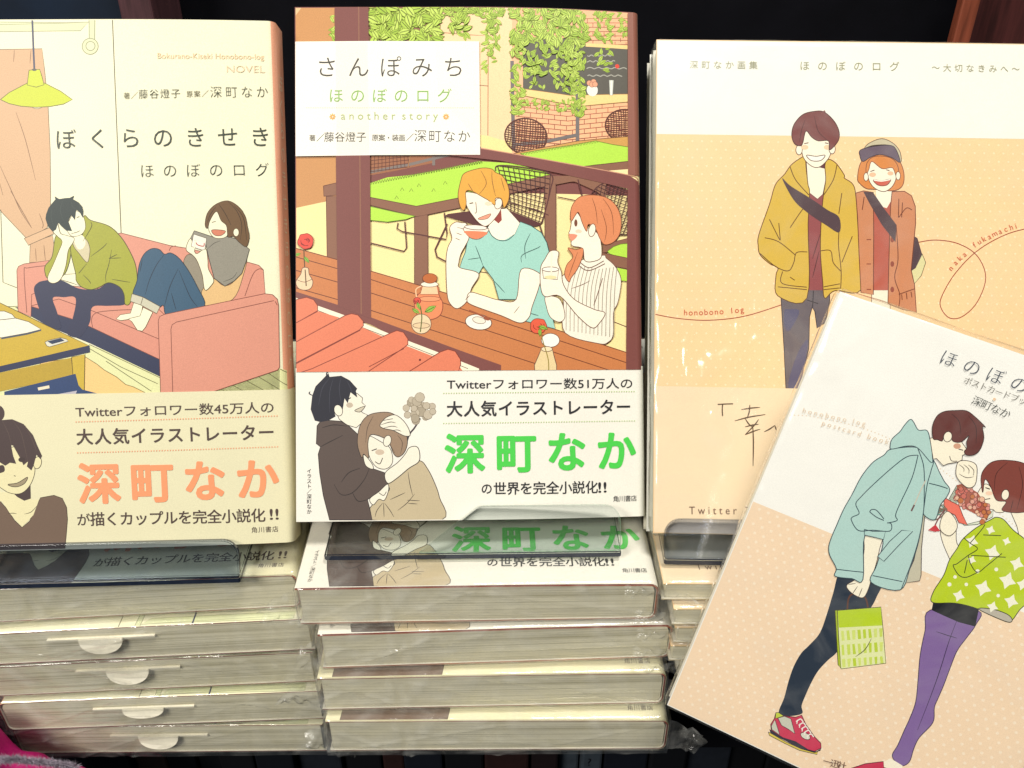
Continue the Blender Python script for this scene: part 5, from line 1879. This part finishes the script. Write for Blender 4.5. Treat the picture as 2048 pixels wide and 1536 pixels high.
c = relabel(copy_tree(cafe_flat), 'wrapped cafe novel with creased film, second from the top of the centre stack', GC)
rewrap(c, 3)
c.matrix_world = flat_m(-0.0690, 0.2155, 0.1055 - PT, 2.4)
c = relabel(copy_tree(sofa_flat), 'wrapped sofa novel with a strip of cream cover showing, third in the centre stack', GC)
rewrap(c, 4)
c.matrix_world = flat_m(-0.0706, 0.2120, 0.1055 - 2 * PT, 1.4)
c = relabel(copy_tree(sofa_flat), 'shaded lowest novel of the centre stack, pushed a little to the right', GC)
rewrap(c, 5)
c.matrix_world = flat_m(-0.0690, 0.2080, 0.1055 - 3 * PT, 0.4)


def slip(parent, u, n, w, seed, fold):
    """the white order slip: its edge between the pages and its half-round tab bent over them"""
    bm = bmesh.new()
    y = NH + 0.0004
    box_bm(bm, (u - w / 2, NH - 0.02, n - 0.0004), (u + w / 2, y, n + 0.0004))
    rr = 0.0082
    ring0, ring1 = [], []
    N = 18
    vin, vout = [], []
    for k in range(N + 1):
        a = math.pi * k / N
        q = math.sin(a)
        x = u + rr * math.cos(a)
        d = rr * 0.72 * q * fold
        lift = 0.0005 + 0.0016 * math.sin(min(1, q) * 1.4)
        vout.append((x, y + lift, n - d))
    top = [(u + rr * math.cos(math.pi * k / N), y + 0.0006, n + 0.0005) for k in range(N + 1)]
    A = [bm.verts.new(v) for v in top]
    Bv = [bm.verts.new(v) for v in vout]
    A2 = [bm.verts.new((v[0], v[1] - 0.0003, v[2])) for v in top]
    B2 = [bm.verts.new((v[0], v[1] - 0.0003, v[2])) for v in vout]
    for k in range(N):
        bm.faces.new((A[k], A[k + 1], Bv[k + 1], Bv[k]))
        bm.faces.new((A2[k], B2[k], B2[k + 1], A2[k + 1]))
        bm.faces.new((Bv[k], Bv[k + 1], B2[k + 1], B2[k]))
        bm.faces.new((A[k], A2[k], A2[k + 1], A[k + 1]))
    me = bpy.data.meshes.new('order_slip')
    bm.normal_update()
    bm.to_mesh(me)
    bm.free()
    return link('order_slip', me, parent, [M_SLIP])


for k, (xr, y, yaw, u, n, fold, lab) in enumerate((
        (-0.0772, 0.2350, 3.6, 0.079, -0.0052, 1.0, 'wrapped novel with a white half round tab, second from the top of the left stack'),
        (-0.0785, 0.2352, 3.4, 0.072, -0.0050, 1.0, 'wrapped novel with a creased tab and torn film, third in the left stack'),
        (-0.0768, 0.2318, 2.6, 0.071, -0.0062, 0.55, 'wrapped novel under the cream strip with a lifted tab, fourth in the left stack'),
        (-0.0778, 0.2302, 0.6, 0.068, -0.0060, 0.95, 'lowest wrapped novel of the left stack, its tab folded down'))):
    c = relabel(copy_tree(sofa_flat), lab, GL)
    rewrap(c, 7 + k)
    c.matrix_world = flat_head_m(xr, y, 0.0935 - PT * (k + 1), yaw, NH)
    slip(c, u, n, 0.040, k, fold)

# right stack: four art books lying flat
AW, AH, AT, AP = 0.145, 0.182, 0.0076, 0.0086
alb_flat = make_book('art_book', 'art book lying flat on top of the right stack behind the postcard book', AW, AH, AT, 0.0002, album_a, album_t, ALB_COL, None, M_GLOSS, 0.0005, group=GR)
add_wrap(alb_flat, AW, AH, AT, 21, amp=0.0004, g=0.0005)
alb_flat.matrix_world = flat_m(0.0527, 0.2205, 0.1070, 0.0)
for k, (x, y, yaw, lab) in enumerate(((0.0566, 0.2170, 0.2, 'art book set back under the top one, second in the right stack'),
                                      (0.0578, 0.2166, 0.0, 'art book with grey page edges, third in the right stack'),
                                      (0.0570, 0.2160, 0.4, 'art book with an orange edge, fourth in the right stack'),
                                      (0.0610, 0.2170, 0.0, 'lowest art book of the right stack'))):
    c = relabel(copy_tree(alb_flat), lab, GR)
    c.matrix_world = flat_m(x, y, 0.1070 - AP * (k + 1), yaw)

# clear film round the standing art book, with a crumpled patch low on the left


def crumple(cx, cy, r, h):
    def f(c):
        d = math.hypot((c.x - cx) / r, (c.y - cy) / r)
        if c.z < -0.002 or d > 1.4:
            return 0
        k = max(0, 1 - d * d / 1.9)
        p = Vector((c.x * 90, c.y * 70, 3.3))
        q = 1 - abs(noise.noise(p + Vector((noise.noise(p * 0.6) * 2, noise.noise(p * 0.5 + Vector((5, 1, 2))) * 2, 0))))
        return h * k * (0.9 * max(0, q - 0.55) * 2.2 + 0.4 * noise.noise(c * 180))
    return f


add_wrap(ALB_STAND, 0.145, 0.182, 0.0092, 31, flaps=False, mat=M_FILM2, amp=0.00035, g=0.0006, cl=crumple(0.021, 0.066, 0.028, 0.0014), fine=0.0022)

# the second art book, standing behind the first
b2 = thing('art_book', 'second art book peeking out at left behind the standing orange one', 'book')
link('cover', cover_mesh('cover', 0.145, 0, 0.182, 0.0080, bend_fn(0.145, 0.0002), 0, 0.0005, (247, 246, 235), (236, 214, 160), (248, 240, 220), (226, 206, 160)), b2, [M_GLOSS])
link('page_block', page_mesh('page_block', 0.145, 0.182, 0.0080, bend_fn(0.145, 0.0002), 0.0006), b2, [M_PAGE])
b2.matrix_world = M_R @ Matrix.Translation((-0.0008, -0.0005, -0.0112))

# postcard book leaning in front
pc = make_book('postcard_book', 'pale pink and white postcard book leaning tilted in front at right', 0.105, 0.148, 0.0080, 0.0001, card_a, card_t, CARD_COL, None, M_GLOSS, 0.0005, r=0.0022)
add_wrap(pc, 0.105, 0.148, 0.0080, 41, flaps=False, mat=M_FILM2, amp=0.0004, g=0.0009, cl=crumple(0.012, 0.128, 0.012, 0.0010), fine=0.0022)
pc.matrix_world = M_P


# ------------------------------------------------------------------ clear acrylic book holders
M_EDGE = mat_plain('dark_acrylic_edge', (36, 44, 60), 0.12, 0.2, 300, 0.6)  # opaque dark colour imitates the dark refraction in clear cut edges
M_EDGEG = mat_plain('bright_acrylic_edge', (176, 204, 176), 0.08, 0.35, 420, 0.8)  # pale green colour imitates light caught in the clear lip edge
def faces_clear(o, ax):
    """broad faces are thin clear sheet, the cut edges take the edge material"""
    for p in o.data.polygons:
        p.material_index = 1 if abs(p.normal.dot(ax)) > 0.9 else 0


def holder(label, mw, lip, u0, u1, vb, T, mat, face, rest):
    root = thing('book_holder', label, 'book holder', mw, 'clear acrylic book holders')
    n0, n1 = 0.0011, 0.0035
    # front lip: rounded outline, parallel to the book's face
    P = lip
    bm = bmesh.new()
    fr = [bm.verts.new((p[0], p[1], n1)) for p in P]
    bk = [bm.verts.new((p[0], p[1], n0)) for p in P]
    bm.faces.new(fr)
    bm.faces.new(bk[::-1])
    for i in range(len(P)):
        j = (i + 1) % len(P)
        bm.faces.new((fr[j], fr[i], bk[i], bk[j]))
    bmesh.ops.recalc_face_normals(bm, faces=bm.faces)
    bmesh.ops.bevel(bm, geom=list(bm.edges), offset=0.00045, segments=2, affect='EDGES')
    me = bpy.data.meshes.new('front_lip')
    bm.to_mesh(me)
    bm.free()
    faces_clear(link('front_lip', me, root, [M_EDGE if face is M_TINT else M_EDGEG, face]), Vector((0, 0, 1)))
    # base plate: level, from under the lip to the back
    inv = mw.inverted()
    front = mw @ Vector((u0, vb, n1))
    zt = front.z
    ax = (mw.to_3x3() @ Vector((1, 0, 0)))
    ax.z = 0
    ax.normalize()
    ay = Vector((-ax.y, ax.x, 0))
    bm = bmesh.new()
    q = []
    for z in (zt - 0.0028, zt - 0.0001):
        for (a, d) in ((0, 0.0), (u1 - u0, 0.0), (u1 - u0, 0.075), (0, 0.075)):
            p = front + ax * a + ay * d
            p.z = z
            q.append(bm.verts.new(inv @ p))
    for f in ((3, 2, 1, 0), (4, 5, 6, 7), (0, 1, 5, 4), (1, 2, 6, 5), (2, 3, 7, 6), (3, 0, 4, 7)):
        bm.faces.new([q[i] for i in f])
    bmesh.ops.recalc_face_normals(bm, faces=bm.faces)
    bmesh.ops.bevel(bm, geom=list(bm.edges), offset=0.0004, segments=2, affect='EDGES')
    me = bpy.data.meshes.new('base_plate')
    bm.to_mesh(me)
    bm.free()
    faces_clear(link('base_plate', me, root, [M_EDGE, M_CLEAR]), inv.to_3x3() @ Vector((0, 0, 1)))
    o = box('back_rest', (u0 + 0.01, 0.006, -T - rest - 0.0030), (u1 - 0.01, 0.105, -T - rest), mat, 0.0005, root)
    o.data.materials.append(face)
    faces_clear(o, Vector((0, 0, 1)))
    return root


def rr(x0, x1, y0, y1, r, tl=True, tr=True):
    P = [(x0, y0), (x1, y0)]
    if tr:
        P += [(x1 - r + r * math.cos(a), y1 - r + r * math.sin(a)) for a in [math.pi / 2 * k / 8 for k in range(9)]]
    else:
        P += [(x1, y1)]
    if tl:
        P += [(x0 + r - r * math.sin(a), y1 - r + r * math.cos(a)) for a in [math.pi / 2 * k / 8 for k in range(9)]]
    else:
        P += [(x0, y1)]
    return P


holder('clear acrylic holder with a rounded corner under the cream novel', M_L, rr(0.012, 0.1085, -0.0110, 0.0030, 0.006), 0.012, 0.1085, -0.0112, NT, M_SMOKE, M_TINT, 0.0012)
lipC = [(0.044, -0.0112), (0.1170, -0.0112)] + [(0.1170 - 0.006 + 0.006 * math.cos(a), -0.0005 + 0.006 * math.sin(a)) for a in [math.pi / 2 * k / 8 for k in range(9)]] + [(0.0665, 0.0055), (0.0650, 0.0050)]
holder('clear acrylic holder with a slanted lip under the cafe novel', M_C, lipC, 0.0105, 0.1170, -0.0114, NT, M_ACR, M_CLEAR, 0.0012)
holder('clear acrylic holder with a rounded lip under the standing art book', M_R, rr(0.0036, 0.130, -0.0085, 0.0056, 0.006), 0.0036, 0.130, -0.0087, 0.0205, M_SMOKE, M_TINT, 0.0012)

# ------------------------------------------------------------------ dark row of upright books on the shelf below
rnd = random.Random(17)
x = -0.212
pal = ((14, 18, 28), (10, 13, 20), (26, 14, 15), (9, 10, 14), (13, 18, 26), (40, 20, 17), (8, 8, 11), (26, 30, 38))  # spine colours darkened to stand in for the shade beneath the stacks
names = ('dark navy', 'blackish blue', 'dark maroon', 'near black', 'slate blue', 'rust brown', 'black', 'grey blue')
n = 0
spines = []
while x < 0.150:
    w = rnd.uniform(0.010, 0.021)
    k = rnd.randrange(len(pal))
    if -0.19 < x < -0.165:
        colr, nm = (84, 60, 42), 'tan brown'
    elif 0.0180 < x < 0.0350:
        colr, nm, w = (56, 64, 72), 'pale grey', 0.0095
    else:
        colr, nm = pal[k], names[k]
    h = rnd.uniform(0.2325, 0.2355)
    y0 = 0.250 + rnd.uniform(0, 0.008)
    root = thing('upright_book', 'placeholder', 'book', Matrix.Translation((x, y0, -0.2495)), 'dark upright books on the shelf below')
    m = mat_plain('spine_cloth', colr, 0.6, 0.2, 200)
    box('cover', (0, 0, 0), (w, 0.13, h), m, 0.0012, root)
    box('page_block', (0.0012, 0.004, h + 0.0001), (w - 0.0012, 0.128, h + 0.0006), M_PAGE, 0, root)
    if nm == 'pale grey':
        vs, fs = glyph('?')
        V = [(w / 2 - 0.0025 + p[0] * 0.0075, -0.00005, h - 0.020 + p[1] * 0.0075) for p in vs]
        link('spine_lettering', mesh_from('spine_lettering', V, [tuple(f) for f in fs]), root, [M_DARK])
    spines.append((root, nm))
    x += w + 0.0006
    n += 1

ORD = ('first', 'second', 'third', 'fourth', 'fifth', 'sixth', 'seventh', 'eighth', 'ninth', 'tenth', 'eleventh', 'twelfth')
seen = {}
for root, nm in spines:
    seen[nm] = seen.get(nm, 0) + 1
    tot = sum(1 for q in spines if q[1] == nm)
    root['label'] = ('only %s book spine in the dark row below the stacks' % nm) if tot == 1 else \
        '%s spine in the dark row below the stacks, %s such from left' % (nm, ORD[seen[nm] - 1])

# ------------------------------------------------------------------ magenta pouch with fuzzy trim, lower left corner
M_MAG = mat_plain('magenta_cloth', (150, 6, 84), 0.7, 0.25, 90)
M_FUZZ = mat_plain('grey_fleece', (158, 148, 160), 0.95, 0.25, 300)
bm = bmesh.new()
bmesh.ops.create_icosphere(bm, subdivisions=5, radius=1)
for v in bm.verts:
    d = v.co.normalized()
    p = Vector((-0.2080 + d.x * 0.052, 0.2140 + d.y * 0.013, 0))
    t = min(1, max(0, (p.x + 0.2045) / 0.0085))
    ht = 0.075 - 0.022 * t * t * (3 - 2 * t)
    p.z = -0.030 + d.z * (ht if d.z > 0 else 0.05)
    p += d * (0.0030 * noise.noise(p * 60) + 0.0012 * noise.noise(p * 190))
    v.co = p
me = bpy.data.meshes.new('pouch_body')
bm.to_mesh(me)
bm.free()
for p in me.polygons:
    p.use_smooth = True
root = thing('pouch', 'magenta pouch with grey fuzzy trim in the lower left corner', 'pouch', Matrix.Translation((-0.208, 0.214, -0.08)))
root_inv = Matrix.Translation((0.208, -0.214, 0.08))
o = link('pouch_body', me, root, [M_MAG])
o.matrix_parent_inverse = root_inv
V, F = [], []
pts = [Vector(q) for q in ((-0.1990, 0.2030, 0.0352), (-0.1930, 0.2040, 0.0330), (-0.1870, 0.2045, 0.0334), (-0.1800, 0.2045, 0.0318), (-0.1730, 0.2050, 0.0300), (-0.1660, 0.2055, 0.0270))]
rnd = random.Random(4)
for _ in range(6500):
    t = rnd.random() * (len(pts) - 1)
    i = int(t)
    c = pts[i].lerp(pts[i + 1], t - i)
    d = Vector((rnd.gauss(0, 1), rnd.gauss(0, 1) - 0.5, rnd.gauss(0, 1) + 0.2)).normalized()
    a = c + d * 0.0010 * rnd.random()
    e = a + d * rnd.uniform(0.0006, 0.0019) + Vector((rnd.gauss(0, .0006), 0, rnd.gauss(0, .0006)))
    s = d.orthogonal().normalized() * 0.00014
    k = len(V)
    V += [a - s, a + s, e]
    F.append((k, k + 1, k + 2))
o = link('fuzzy_trim', mesh_from('fuzzy_trim', V, F), root, [M_FUZZ])
o.matrix_parent_inverse = root_inv
